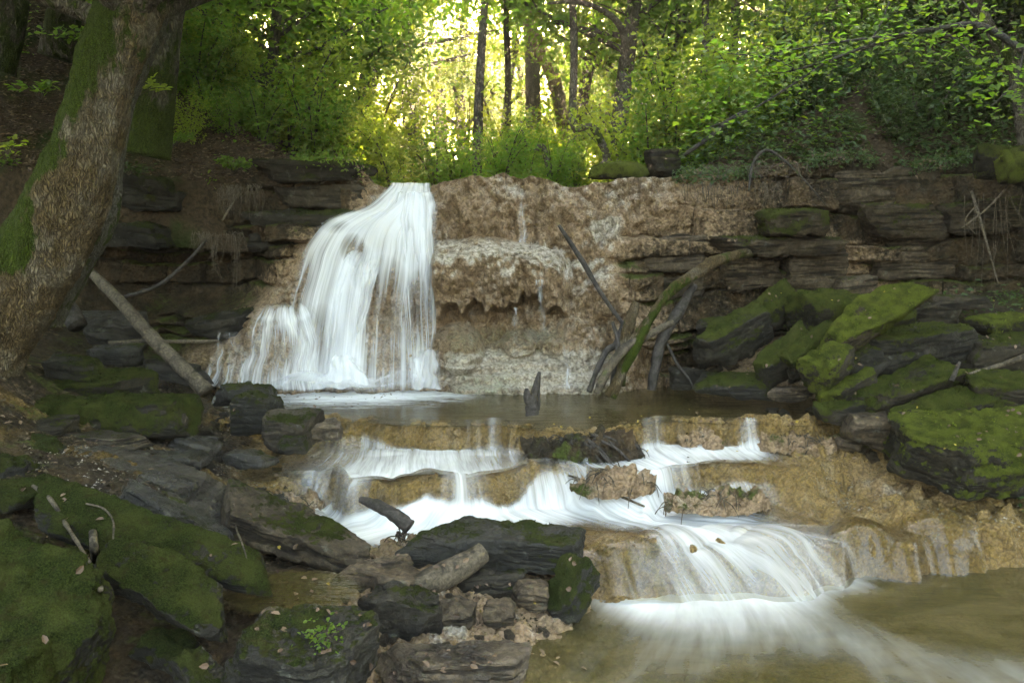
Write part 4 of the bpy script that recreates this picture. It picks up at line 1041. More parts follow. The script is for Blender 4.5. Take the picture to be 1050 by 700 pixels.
# ---- the fall itself
def _front():
    PX1, top, Vc, A = CLIFF
    nb = 14; Yc = Vc[nb:, :, 1]                 # rows from top edge to foot
    k = 7
    Ys = np.stack([np.roll(Yc, j, 1) for j in range(-k, k + 1)]).mean(0)
    Ys = np.stack([Ys[np.clip(np.arange(len(Ys)) + j, 0, len(Ys) - 1)] for j in range(-6, 7)]).mean(0)
    return PX1, top, Ys
FRONT = _front()
def cliff_front(px, py):
    PX1, top, Ys = FRONT
    i = np.clip(np.searchsorted(PX1, px), 0, len(PX1) - 1)
    v = np.clip((py - top[i]) / (418 - top[i]), 0, 1)
    j = np.clip(np.round(v * (len(Ys) - 1)).astype(int), 0, len(Ys) - 1)
    return Ys[j, i]
def curtain(rows, n_u=150, n_v=130, edge=0.12, dens=1.0, seed=0, head=0.04, tail=0.06, patches=(), gap=0.05):
    """rows: (y, x0, x1, depth, density) from top to bottom"""
    rows = np.array(rows, float)
    r = catmull(rows, n_v)
    u = np.linspace(0, 1, n_u)
    px = r[:, 1:2] + (r[:, 2:3] - r[:, 1:2]) * u[None]
    v = np.linspace(0, 1, n_v)[:, None] * np.ones(n_u)[None]
    jit = 4 * fbm(np.stack([v * 5, u[None] * 1.5 + 0 * v, 0 * v + seed * 2.3], -1), 3, 141); px = px + jit * sm(.15, .5, v)
    py = r[:, 0:1] + 5 * noise(np.stack([u * 6 + seed, 0 * u, 0 * u], -1), 5)[None] * np.clip(v * 4, 0, 1) * np.clip((1 - v) * 8, 0, 1)
    D = r[:, 3:4] - 0.09 * np.sin(PI * u)[None] + 0.07 * fbm(np.stack([u[None] * 9 + 0 * v, v * 1.2, 0 * v + seed], -1), 3, 140)
    D = np.minimum(D, cliff_front(px, py) - gap)
    V = at(px, py, D)
    ej = edge * (1 + .8 * fbm(np.stack([v * 4, 0 * v, 0 * v + seed], -1), 2, 142))
    tt = lambda q: np.clip(q, 0, 1) ** 2 * (3 - 2 * np.clip(q, 0, 1))
    e = tt(u[None] / ej) * tt((1 - u[None]) / ej)
    d = r[:, 4:5] * e * sm(0, head, v) * sm(1, 1 - tail, v) * dens
    for (cx, cy, rx, ry, a) in patches:
        d = d * (1 - a * np.clip(1 - np.hypot((px - cx) / rx, (py - cy) / ry), 0, 1) ** 0.7)
    UV = np.stack([u[None] * (r[:, 2:3] - r[:, 1:2]).mean() / 80 + 0 * v + seed * 3.1, v * 2.0], -1)
    return V.reshape(-1, 3), grid_faces(n_v, n_u), d.ravel(), UV.reshape(-1, 2)

fall = empty('waterfall', Vector(at(350, 395, 8.7)))
tag(fall, 'silky white waterfall pouring over the tufa into the upper pool', 'waterfall')
def fall_part(name, *a, **k):
    V, F, d, UV = curtain(*a, **k)
    o = link(name, mesh(name, V - np.array(fall.location), F, dict(strand=d), uv=UV), M_MIST if name == 'splash_veil' else M_FALL, fall)
    return o
bpy.context.view_layer.update()
fall_part('water_curtain', [(187, 398, 444, 9.85, .8), (191, 396, 444, 9.62, .9), (199, 386, 446, 9.42, .95), (212, 368, 449, 9.22, 1.0), (221, 346, 450, 9.1, 1.0), (234, 322, 450, 9.0, .98), (252, 306, 450, 8.95, .85), (275, 296, 450, 8.88, .78), (305, 286, 449, 8.8, .70), (345, 278, 447, 8.72, .68), (408, 266, 447, 8.45, .9)],
          n_u=220, n_v=160, edge=.16, head=.03, patches=[(392, 320, 38, 60, .8), (372, 275, 14, 26, .7), (362, 256, 14, 18, .85), (428, 335, 16, 60, .6), (330, 350, 20, 40, .5), (400, 375, 30, 22, .6), (345, 232, 16, 8, .4)])
fall_part('water_curtain', [(254, 362, 398, 9.0, .0), (262, 350, 396, 8.92, .7), (280, 338, 392, 8.86, .85), (305, 333, 384, 8.8, .8), (345, 330, 376, 8.72, .7), (394, 326, 374, 8.6, .8)], n_u=80, n_v=90, edge=.3, seed=2, patches=[(385, 330, 20, 50, .5)])
fall_part('water_curtain', [(306, 266, 322, 8.8, .15), (316, 250, 332, 8.6, .6), (328, 240, 342, 8.5, .75), (348, 233, 350, 8.42, .6), (372, 226, 352, 8.36, .55), (403, 212, 354, 8.28, .6)], n_u=110, n_v=80, edge=.42, seed=3, head=.2, patches=[(292, 362, 30, 30, .5)])
fall_part('water_curtain', [(340, 215, 262, 8.6, .25), (352, 206, 280, 8.45, .26), (372, 198, 300, 8.35, .25), (398, 180, 310, 8.25, .45)], n_u=90, n_v=60, edge=.3, seed=4)
fall_part('water_curtain', [(196, 404, 446, 9.45, .5), (206, 400, 450, 9.25, .9), (222, 396, 452, 9.1, .9), (250, 398, 452, 9.0, .8), (300, 404, 450, 8.92, .62), (350, 410, 448, 8.82, .55), (395, 412, 446, 8.66, .75)], n_u=90, n_v=110, edge=.25, seed=5, patches=[(425, 320, 14, 50, .5)])
fall_part('splash_veil', [(364, 336, 362, 8.35, .6), (370, 328, 372, 8.27, .85), (382, 322, 380, 8.2, .8), (399, 316, 386, 8.12, .8)], n_u=60, n_v=40, edge=.3, seed=6)
fall_part('splash_veil', [(358, 428, 452, 8.65, .5), (368, 420, 456, 8.5, .7), (384, 416, 458, 8.42, .7), (400, 410, 460, 8.35, .8)], n_u=50, n_v=40, edge=.3, seed=7)
fall_part('splash_veil', [(380, 250, 440, 8.4, .0), (386, 240, 450, 8.3, .55), (396, 225, 462, 8.1, .75), (408, 210, 475, 7.8, .6)], n_u=120, n_v=36, edge=.25, seed=8, head=.4, tail=.6)
# thin trickles off the drip ledge
def trickle(rows, s):
    V, F, d, UV = curtain(rows, n_u=14, n_v=40, edge=.4, seed=s)
    o = link('water_trickle', mesh('water_trickle', V, F, dict(strand=d), uv=UV), M_FALL)
    return o
for i, (lab, rows) in enumerate([
    ('thin trickle down the upper tufa wall left of the leaning stick', [(192, 531, 539, 9.05, .4), (215, 530, 540, 9.02, .45), (250, 528, 544, 8.75, .3)]),
    ('fine trickle dripping from the right end of the drip ledge', [(286, 548, 558, 8.75, .5), (310, 547, 561, 8.76, .45), (345, 545, 563, 8.85, .3)]),
    ('faint trickle under the middle of the drip ledge', [(315, 526, 532, 8.8, .5), (330, 525, 533, 8.84, .4), (348, 524, 535, 8.9, .3)]),
    ('trickle sheet at the right foot of the stepped tufa', [(352, 572, 590, 8.75, .25), (375, 574, 592, 8.66, .3), (400, 574, 594, 8.52, .35)])]):
    tag(trickle(rows, 20 + i), lab, 'trickle')
# ================================================================== WOOD
bpy.context.view_layer.update()
_deps = bpy.context.evaluated_depsgraph_get()
def on_surface(px, py, d):
    """depth of the rock or ground a root lies on, along the sight line"""
    v = Vector((at(px, py, 5.0) - np.array([0, 0, CAM_Z])).tolist()).normalized()
    hit, loc, *_ = scene.ray_cast(_deps, (0, 0, CAM_Z), v)
    return loc.y if hit and abs(loc.y - d) < 1.2 else d

def limb(label, cat, pts, rad, mat, name='branch', moss=0.0, seg=12, rough=0.25, seed=0, group=None, flute=0.0, freq=9.0, side=None, parts=(), snap=None):
    """pts: (px, py, depth); rad in metres along it; parts: extra forks (child limbs in the same piece of wood)"""
    if snap is not None: pts = [(a, b, on_surface(a, b, d_) - snap) for a, b, d_ in pts]
    P = np.array([at(*p) for p in pts])
    allp = [tube(P, rad, seg, max(10, len(P) * 7), rough, seed, freq, True, flute)]
    for (fp, fr) in parts:
        Q = np.array([at(*p) for p in fp]); allp.append(tube(Q, fr, max(6, seg - 4), max(8, len(Q) * 5), rough, seed + 3, freq))
    V, F = join(allp)
    base = P.mean(0)
    N = fbm(V * 3.2, 3, seed + 9)
    m = np.clip(moss * (0.55 + 1.1 * N) + (0 if side is None else 0), 0, 1) if moss else np.zeros(len(V))
    o = link(name, mesh(name, V - base, F, dict(moss=m)), mat); o.location = base
    tag(o, label, cat, group)
    return o

limb('weathered log leaning from the left hollow down to the pool', 'log', [(92, 278, 8.3), (122, 308, 8.0), (160, 350, 7.7), (212, 401, 7.4)], [.045, .06, .066, .072], M_WOOD, 'log', .25, 18, .14, 501)
limb('broken dark red-brown log end standing behind the leaning pale log', 'log', [(52, 290, 7.9), (66, 312, 7.8), (80, 334, 7.7)], [.09, .10, .09], M_WETWOOD, 'log', 0, 14, .2, 502)
limb('dark bare stick leaning against the tufa beside the draped rock', 'stick', [(573, 231, 8.7), (596, 266, 8.62), (616, 300, 8.55), (638, 331, 8.5)], [.018, .028, .026, .020], M_WETWOOD, 'stick', 0, 12, .16, 503)
limb('thick mossy root bending down from the cliff into the pool', 'root', [(778, 257, 9.35), (752, 262, 8.85), (732, 269, 8.6), (706, 285, 8.45), (684, 302, 8.35), (668, 325, 8.25), (655, 350, 8.15), (640, 380, 8.05), (628, 408, 8.0)], [.045, .056, .06, .056, .05, .048, .05, .044, .036], M_BARK_BIG, 'root', .75, 18, .42, 504, freq=7)
limb('second root running behind the thick mossy root', 'root', [(712, 292, 8.5), (694, 322, 8.38), (680, 345, 8.3), (672, 375, 8.2), (668, 400, 8.15)], [.04, .058, .062, .055, .05], M_WETWOOD, 'root', .15, 12, .25, 505)
limb('dark root curving left under the thick mossy root', 'root', [(690, 330, 8.3), (662, 345, 8.2), (640, 358, 8.1), (622, 382, 8.05), (612, 404, 8.02)], [.03, .045, .05, .045, .04], M_WOOD, 'root', .3, 12, .25, 506)
limb('forked thin root standing left of the root tangle', 'root', [(640, 330, 8.4), (632, 352, 8.3), (622, 360, 8.25), (612, 380, 8.15), (604, 402, 8.1)], [.03, .035, .035, .03, .025], M_WETWOOD, 'root', 0, 10, .3, 507, parts=[([(632, 352, 8.3), (636, 375, 8.2), (632, 400, 8.1)], [.03, .035, .03])])
limb('slim bent root crossing beside the thick mossy root', 'root', [(712, 276, 8.55), (690, 298, 8.42), (664, 328, 8.3), (648, 350, 8.2), (634, 384, 8.08), (622, 406, 8.0)], [.022, .034, .036, .034, .032, .028], M_BARK_BIG, 'root', .5, 10, .3, 531)
limb('thin crooked root between the leaning stick and the tangle', 'root', [(628, 330, 8.35), (634, 352, 8.25), (631, 372, 8.2), (626, 404, 8.1)], [.018, .026, .026, .02], M_WETWOOD, 'root', 0, 8, .35, 532)
limb('fine root straggling out of the right side of the tangle', 'root', [(684, 352, 8.3), (694, 372, 8.25), (706, 388, 8.2), (712, 398, 8.15)], [.014, .016, .014, .008], M_WETWOOD, 'root', 0, 8, .35, 533)
limb('short greenish stump of root beside the leaning stick', 'root', [(652, 310, 8.35), (646, 330, 8.3), (640, 356, 8.25), (636, 395, 8.1)], [.045, .06, .06, .055], M_BARK_BIG, 'root', .6, 12, .2, 508)
limb('broken black wood stub standing in the upper pool', 'stump', [(546, 426, 6.95), (545, 414, 6.97), (549, 400, 7.0), (553, 381, 7.02)], [.055, .05, .035, .012], M_WETWOOD, 'stump', .1, 12, .5, 509, parts=[([(546, 420, 6.95), (541, 408, 6.95), (540, 398, 6.95)], [.04, .03, .012]), ([(552, 420, 6.97), (553, 408, 6.97), (552, 392, 6.98)], [.012, .01, .006])])
limb('bare twig lying on the debris over the middle lip', 'twig', [(583, 487, 6.1), (602, 494, 6.0), (628, 505, 5.9), (661, 519, 5.75)], [.008, .010, .011, .008], M_WOOD, 'twig', 0, 8, .3, 510, snap=.012)
limb('short thick dark driftwood pointing up left of the large dark slab', 'driftwood', [(370, 512, 5.2), (385, 517, 5.1), (402, 526, 5.0), (420, 540, 4.95)], [.022, .038, .045, .05], M_WETWOOD, 'driftwood', 0, 14, .35, 511, freq=16)
limb('smooth curved driftwood log lying before the large dark slab', 'driftwood', [(422, 602, 4.35), (440, 596, 4.4), (466, 584, 4.5), (496, 566, 4.6)], [.05, .075, .078, .06], M_WOOD, 'driftwood', .2, 16, .12, 512)
limb('bare branch resting across the slabs at the right edge', 'branch', [(994, 383, 6.95), (1020, 376, 6.9), (1050, 366, 6.85), (1090, 352, 6.8)], [.012, .022, .026, .03], M_WOOD, 'branch', 0, 10, .25, 513, snap=.03)
limb('short red-brown broken stick wedged between two tilted slabs', 'stick', [(976, 390, 6.6), (980, 380, 6.6), (984, 371, 6.62)], [.022, .02, .012], M_WETWOOD, 'stick', 0, 8, .3, 514)
limb('grey forked dead branch hanging down the right cliff', 'branch', [(996, 196, 8.7), (1004, 222, 8.6), (1012, 250, 8.55), (1024, 292, 8.5)], [.014, .016, .013, .006], M_WOOD, 'branch', 0, 8, .3, 515,
     parts=[([(1040, 172, 8.4), (1032, 192, 8.5), (1012, 214, 8.55), (986, 234, 8.6)], [.016, .014, .011, .006]), ([(1034, 195, 8.5), (1040, 212, 8.5), (1052, 230, 8.5)], [.009, .007, .004]), ([(1000, 212, 8.6), (990, 226, 8.6), (1000, 240, 8.6)], [.008, .006, .004])])
limb('thin bent branch drooping over the cliff brow right of the centre', 'branch', [(768, 196, 9.2), (772, 168, 9.3), (786, 154, 9.35), (806, 166, 9.3), (826, 186, 9.2), (848, 212, 9.1)], [.012, .016, .017, .013, .010, .005], M_WETWOOD, 'branch', .5, 10, .25, 516)
limb('thin dark root sagging across the left hollow', 'root', [(128, 304, 8.9), (160, 294, 8.9), (186, 274, 8.9), (212, 246, 9.0)], [.02, .022, .02, .014], M_WETWOOD, 'root', 0, 8, .25, 517)
limb('straight brown stick leaning under the left cliff ledge', 'stick', [(228, 226, 9.0), (236, 212, 9.1), (247, 192, 9.2)], [.012, .014, .012], M_WOOD, 'stick', 0, 8, .2, 518)
limb('dead root trailing over the long sloping slab', 'root', [(34, 498, 4.0), (52, 512, 3.9), (68, 538, 3.75), (92, 576, 3.6)], [.009, .011, .010, .005], M_WOOD, 'root', 0, 8, .3, 519, snap=.012)
limb('grey wrinkled root between the two mossy slabs', 'root', [(95, 545, 3.75), (97, 562, 3.7), (97, 580, 3.65), (103, 604, 3.55)], [.018, .02, .017, .012], M_WOOD, 'root', 0, 10, .4, 520, snap=.012)
limb('thin pale rootlet looping over the edge of the long sloping slab', 'root', [(88, 516, 3.85), (106, 521, 3.75), (116, 534, 3.68), (116, 552, 3.66)], [.005, .006, .006, .004], M_WOOD, 'root', 0, 6, .2, 521, snap=.012)
limb('fine root hanging down the end of the dry grey-brown slab', 'root', [(240, 516, 4.45), (242, 540, 4.4), (248, 556, 4.36), (253, 572, 4.32)], [.005, .006, .005, .003], M_WOOD, 'root', 0, 6, .3, 522, snap=.012)
limb('mud-brown sticks fallen at the foot of the left hollow', 'stick', [(112, 352, 7.9), (150, 350, 7.9), (200, 350, 8.0), (224, 349, 8.1)], [.02, .024, .02, .012], M_WOOD, 'stick', .1, 8, .3, 523)

# hanging root curtains and lime-coated rootlets (uncountable threads)
def threads(name, x0, x1, y0, y1, d, n, mat, seed, rad=.004, spread=.06):
    rng = np.random.default_rng(seed); L = []
    for k in range(n):
        a = rng.uniform(x0, x1); ln = rng.uniform(0.35, 1.0) * (y1 - y0); dd = d + rng.uniform(-spread, spread)
        p = [at(a, y0 + rng.uniform(-2, 3), dd), at(a + rng.normal(0, 2.5), y0 + ln * .4, dd - .03), at(a + rng.normal(0, 3.5), y0 + ln, dd - .02)]
        L.append(tube(np.array(p), [rad, rad * .8, rad * .3], 5, 9, .3, seed + k, 20))
    V, F = join(L)
    o = link(name, mesh(name, V, F, dict(moss=np.zeros(len(V)))), mat); tag(o, kind='stuff')
threads('hanging_roots', 226, 268, 190, 226, 9.15, 60, M_WOOD, 31)
threads('hanging_roots', 196, 248, 238, 262, 9.05, 60, M_WOOD, 32)
threads('hanging_roots', 219, 225, 246, 300, 9.05, 6, M_WOOD, 33)
threads('hanging_roots', 239, 245, 240, 310, 9.05, 5, M_WOOD, 34)
threads('hanging_roots', 700, 800, 188, 226, 9.3, 50, M_WOOD, 35)
threads('hanging_roots', 720, 840, 168, 190, 9.35, 50, M_WOOD, 36)
threads('hanging_roots', 985, 1050, 200, 330, 9.0, 14, M_WOOD, 37, .004)

# clump of washed-up debris on the pool rim
def debris(label, cx, cy, z, rx, ry, h, seed, extra=0, name='debris_clump'):
    rng = np.random.default_rng(seed)
    c0 = onz(cx, cy, z)
    a = np.linspace(0, 2 * PI, 90, endpoint=False); rr = np.linspace(0, 1, 36)
    A, Q = np.meshgrid(a, rr)
    x = np.cos(A) * Q * rx; y = np.sin(A) * Q * ry
    zz = h * np.sqrt(np.clip(1 - Q ** 2, 0, 1)) - 0.12
    p = np.stack([x, y, zz], -1)
    w1, _ = worley((p + c0) * 12, seed); w2, _ = worley((p + c0) * 30, seed + 1)
    k = ((.5 - w1) * .13 + (.5 - w2) * .06 + 0.10 * fbm((p + c0) * 5, 3, seed) + 0.03 * fbm((p + c0) * 30, 3, seed)) 
    n = unit(np.stack([x / rx ** 2, y / ry ** 2, np.full_like(x, .6 / h)], -1))
    p = p + n * k[..., None]
    tot = p.shape[0] * p.shape[1]
    A_ = dict(tufa=np.full(tot, .15 if extra else 1.), pale=np.clip(0.2 + 0.4 * fbm(p * 8, 2, seed), 0, 1), moss=np.clip(0.1 + 0.004 * extra + 0.9 * fbm((p + c0) * 4, 3, seed + 4), 0, 1), ochre=np.zeros(tot), algae=np.zeros(tot), wet=np.full(tot, .4))
    o = link(name, mesh(name, p, grid_faces(36, 90, True), A_), M_TUFA); o.location = c0
    tag(o, label, 'debris')
    # caught twigs, rootlets and leaf scraps as one part
    L = []
    for i in range(40 + extra * 3):
        th = rng.uniform(0, 2 * PI); r0 = rng.uniform(0.1, 1.0)
        sn = np.array([math.cos(th) * r0 * rx, math.sin(th) * r0 * ry, h * math.sqrt(max(0, 1 - r0 ** 2)) - .12])
        sl = np.array([math.cos(th) * rx, math.sin(th) * ry, -.25 * r0]); d = unit(sl + rng.normal(0, .25, 3)); ln = rng.uniform(.03, .12)
        L.append(tube(np.array([sn - d * .02, sn + d * ln * .5 + [0, 0, .004], sn + d * ln + [0, 0, -.02 - .04 * r0]]), [.0045, .004, .0015], 5, 7, .5, i, 20))
    for i in range(extra // 2):       # thicker roots draped over it
        th = rng.uniform(PI, 2 * PI); r0 = rng.uniform(.2, .7)
        pp = [np.array([math.cos(th + .25 * q) * (r0 + q * .22) * rx, math.sin(th + .25 * q) * (r0 + q * .22) * ry, h * math.sqrt(max(0, 1 - min(1, r0 + q * .22) ** 2)) - .10 - .05 * q * q * .5]) for q in range(4)]
        L.append(tube(np.array(pp), [.014, .013, .010, .004], 7, 14, .5, 90 + i, 20))
    V, F = join(L); b = link('caught_twigs', mesh('caught_twigs', V, F, dict(moss=np.zeros(len(V)))), M_WETWOOD if extra else M_WOOD, o); b['kind'] = 'stuff'
    return o
debris('dark tangle of washed-up roots and silt on the pool rim', 600, 452, .70, .50, .24, .17, 61, 30, 'root_clump')
debris('crusted silt clump trailing below the washed-up roots', 628, 486, .60, .32, .2, .15, 62)
debris('tan silt lump caught behind the driftwood in the middle', 412, 556, .36, .17, .16, .17, 63)
debris('brown rooty lump right of the small fall on the pool rim', 820, 448, .68, .36, .2, .13, 64)
debris('ragged mud clump under the tan block at the pool outlet', 895, 462, .58, .3, .2, .16, 65, 20)
debris('brown tufa lump between the two small falls of the rim', 722, 447, .66, .20, .12, .13, 66)
debris('ragged tufa curtain below the right-hand mound', 735, 506, .50, .40, .14, .13, 67)
debris('low gritty crust among the shallows left of the middle cascade', 285, 500, .52, .34, .2, .06, 68)
# ================================================================== TREES
def tree_parts(path, rad, seed, crown_from=0.3, n_limbs=9, limb_len=2.2, leaf_n=4200, leaf_size=.10, seg=10, moss=0.3, droop=0.0, flat=0.5, spread=.42, leaf_lo=0.0):
    """trunk + limbs (one mesh) and leaf cloud, from a world-space trunk path"""
    rng = np.random.default_rng(seed)
    path = np.asarray(path, float)
    L = [tube(path, rad, seg, max(16, len(path) * 6), .12, seed, 3.0, True, .04)]
    P = catmull(path, 60); rr = np.interp(np.linspace(0, 1, 60), np.linspace(0, 1, len(rad)), rad)
    cents = []
    for k in range(n_limbs):
        t = crown_from + (1 - crown_from) * (k + rng.random()) / n_limbs
        i = int(min(58, t * 59)); th = rng.uniform(0, 2 * PI)
        out = np.array([math.cos(th), math.sin(th), rng.uniform(0.1, 0.75) - droop]); out = unit(out)
        ln = limb_len * rng.uniform(.6, 1.15) * (1.1 - .5 * t)
        s = P[i]; b = s + out * ln * .5 + [0, 0, .05 * ln]; e = s + out * ln + [0, 0, (0.10 - droop * .6) * ln]
        r0 = max(.012, rr[i] * .45)
        L.append(tube(np.array([s, b, e]), [r0, r0 * .6, r0 * .2], 6, 10, .15, seed + k, 4))
        for q in range(3):
            tt = rng.uniform(.35, 1); m = s + (e - s) * tt
            o2 = unit(out + rng.normal(0, .8, 3) * [1, 1, .5]); e2 = m + o2 * ln * rng.uniform(.3, .55)
            L.append(tube(np.array([m, (m + e2) / 2 + [0, 0, .04], e2]), [r0 * .4, r0 * .25, r0 * .08], 5, 7, .1, seed + q, 4))
            for f in np.linspace(.35, 1.05, 4): cents.append(m + (e2 - m) * f)
        for f in np.linspace(.45, 1.0, 4): cents.append(s + (e - s) * f)
    cents = np.array(cents) if cents else P[30:]
    n = leaf_n
    k = rng.integers(0, len(cents), n)
    c0 = cents[k] + rng.normal(0, 1, (n, 3)) * spread * np.array([1, 1, .45])
    nrm = unit(rng.normal(0, 1, (n, 3)) * (1 - flat) + np.array([0, 0, 1.0]) * flat + rng.normal(0, .25, (n, 3)))
    V, F = leaf_mesh(c0, nrm, rng.normal(0, 1, (n, 3)) + [0, 0, -.4], leaf_size * rng.uniform(.45, 1.45, n))
    TV, TF = join(L)
    return TV, TF, V, F

# canopy gap: leaves left out between the slab and the sun to let light through
GAPS = [(at(866, 346, 6.98), .23), (at(848, 368, 6.93), .13), (at(888, 324, 7.15), .20)]
OPEN = [(at(500, 130, 12.5), 1.0), (at(545, 110, 16), 1.6), (at(445, 120, 15), 1.1)]   # thin canopy over the middle of the valley
def in_gap(c0):
    k = np.zeros(len(c0), bool)
    for g, r in GAPS:
        v = c0 - g; t = v @ SUN_DIR
        d = np.linalg.norm(v - t[:, None] * SUN_DIR, axis=1)
        k |= (d < r + 0.006 * np.clip(t, 0, None)) & (t > 0)
    for g, r in OPEN:
        v = c0 - g; t = v @ SUN_DIR
        d = np.linalg.norm(v - t[:, None] * SUN_DIR, axis=1)
        k |= (d < r) & (t > 0.3) & (_hash(np.floor(c0[:, 0] * 977), np.floor(c0[:, 1] * 977), np.floor(c0[:, 2] * 977)) < .45)
    return k
def drop_gap(V, F):
    c0 = V.reshape(-1, 6, 3).mean(1); keep = ~in_gap(c0)
    if keep.all(): return V, F
    V2 = V.reshape(-1, 6, 3)[keep].reshape(-1, 3); n = len(V2) // 6; k = np.arange(n)[:, None] * 6
    return V2, np.vstack([k + np.array([[0, 1, 2, 3]]), k + np.array([[0, 3, 4, 5]])])

def tree(label, cat, path, rad, seed, bark=None, leafm=None, group=None, name='broadleaf_tree', gap=False, **k):
    moss = k.get('moss', .3)
    TV, TF, V, F = tree_parts(path, rad, seed, **k)
    base = np.asarray(path[0], float)
    root = empty(name, base); tag(root, label, cat, group)
    V, F = drop_gap(V, F)
    m = np.clip(moss * (.5 + 1.2 * fbm(TV * 1.7, 3, seed)) + .35 * moss * sm(2.5, 0, TV[:, 2] - base[2]), 0, 1)
    link('trunk', mesh('trunk', TV - base, TF, dict(moss=m)), bark or M_BARK, root)
    if len(F): link('crown', mesh('crown', V - base, F, smooth=False), leafm or M_LEAF, root)
    return root

def px_path(p):     # hand-placed trunks: foot on the valley floor, then up
    q = np.array([at(*a) for a in p]); return q
def rooted(p, extra=.3):
    q = px_path(p); z = float(valley(q[:1, 0], q[:1, 1])[0])
    q[0, 2] = min(q[0, 2], z - .1) if q[0, 2] - z < 2.5 else q[0, 2]
    if q[0, 2] > z: q = np.vstack([[q[0, 0], q[0, 1], z - extra], q])
    return q

tree('thick grey trunk leaning right, left of the glow above the fall', 'tree', rooted([(352, 200, 14.5), (366, 140, 14.5), (378, 80, 14.6), (391, 10, 14.8), (402, -70, 15), (412, -170, 15.2), (420, -260, 15.5)], .3), [.22, .19, .17, .16, .14, .10, .05], 701, crown_from=.45, n_limbs=12, limb_len=3.0, leaf_n=5200, leaf_size=.12)
tree('slim straight trunk in the middle of the glow', 'tree', rooted([(489, 195, 13), (490, 130, 13), (493, 60, 13), (497, 0, 13), (500, -90, 13.1), (500, -200, 13.2)]), [.085, .075, .07, .062, .05, .02], 702, crown_from=.62, n_limbs=9, limb_len=1.8, leaf_n=2600, leaf_size=.10)
tree('thin dark upright trunk just right of the slim straight one', 'tree', rooted([(521, 170, 16), (521, 100, 16), (520, 40, 16), (518, -20, 16), (516, -150, 16)]), [.07, .065, .06, .05, .02], 703, crown_from=.6, n_limbs=8, limb_len=2, leaf_n=2600, leaf_size=.11)
tree('leaning trunk with sunlit orange in its bark colour behind the two thin trunks', 'tree', rooted([(600, 150, 20), (570, 88, 20), (552, 45, 20), (538, 5, 20), (524, -60, 20)]), [.18, .17, .15, .12, .05], 704, bark=mat_bark('sunlit_bark', c(.16, .10, .06), c(.30, .20, .12)), crown_from=.75, n_limbs=5, limb_len=2, leaf_n=900, leaf_size=.11)  # bark lightened and warmed: the sunlight on it is put into the colour
tree('grey upright trunk standing against the bright sky gap', 'tree', rooted([(548, 150, 22), (546, 70, 22), (542, 0, 22), (540, -120, 22)]), [.22, .2, .18, .08], 705, crown_from=.7, n_limbs=7, limb_len=2.6, leaf_n=2200, leaf_size=.12)
tree('dark forked trunk right of the glow with a long arching limb', 'tree', rooted([(636, 190, 13.5), (634, 140, 13.5), (640, 80, 13.6), (648, 20, 13.7), (655, -60, 13.9), (660, -170, 14.2)]), [.16, .15, .13, .12, .09, .04], 706, crown_from=.5, n_limbs=12, limb_len=3.0, leaf_n=5200, leaf_size=.12)
limb('long arching mossy limb crossing left of the dark forked trunk', 'branch', [(641, 72, 13.5), (640, 40, 13.3), (632, 22, 13.1), (612, 8, 13), (588, 2, 12.9), (560, 4, 12.8)], [.07, .06, .055, .045, .035, .015], M_BARK, 'branch', .4, 8, .2, 540)
tree('leaning slender trunk behind the dark forked one', 'tree', rooted([(588, 165, 17), (598, 100, 17), (606, 60, 17), (614, 0, 17), (622, -100, 17)]), [.13, .12, .11, .09, .03], 707, crown_from=.45, n_limbs=10, limb_len=2.6, leaf_n=4200, leaf_size=.12)
tree('slender trunk leaning right at the left edge of the lit woods', 'tree', rooted([(308, 175, 13), (318, 130, 13), (332, 80, 13.1), (350, 20, 13.2), (372, -60, 13.4)]), [.075, .07, .06, .05, .02], 708, crown_from=.35, n_limbs=10, limb_len=2.2, leaf_n=4200, leaf_size=.11)
tree('upright trunk in the green shade left of the lit woods', 'tree', rooted([(270, 175, 12), (274, 110, 12), (280, 60, 12), (285, 0, 12), (290, -120, 12)]), [.09, .085, .08, .07, .03], 709, crown_from=.3, n_limbs=12, limb_len=2.2, leaf_n=5200, leaf_size=.11)
tree('dark trunk right behind the mossy second trunk on the left', 'tree', rooted([(212, 160, 12.5), (216, 100, 12.5), (218, 40, 12.5), (222, -60, 12.6)]), [.11, .10, .09, .05], 710, crown_from=.3, n_limbs=10, limb_len=2.2, leaf_n=4800, leaf_size=.11)
tree('dim trunk standing in the shaded slope at the right', 'tree', rooted([(930, 110, 15), (925, 60, 15), (918, 10, 15), (912, -80, 15)]), [.14, .13, .12, .06], 711, crown_from=.35, n_limbs=11, limb_len=2.8, leaf_n=5200, leaf_size=.12)
tree('bare pale trunk leaning left across the top right corner', 'tree', rooted([(1062, 100, 9.6), (1040, 70, 9.7), (1018, 36, 9.8), (1000, 0, 9.9), (975, -60, 10), (945, -140, 10.2)]), [.085, .08, .075, .07, .055, .02], 712, crown_from=.62, n_limbs=9, limb_len=2.4, leaf_n=3800, leaf_size=.11)
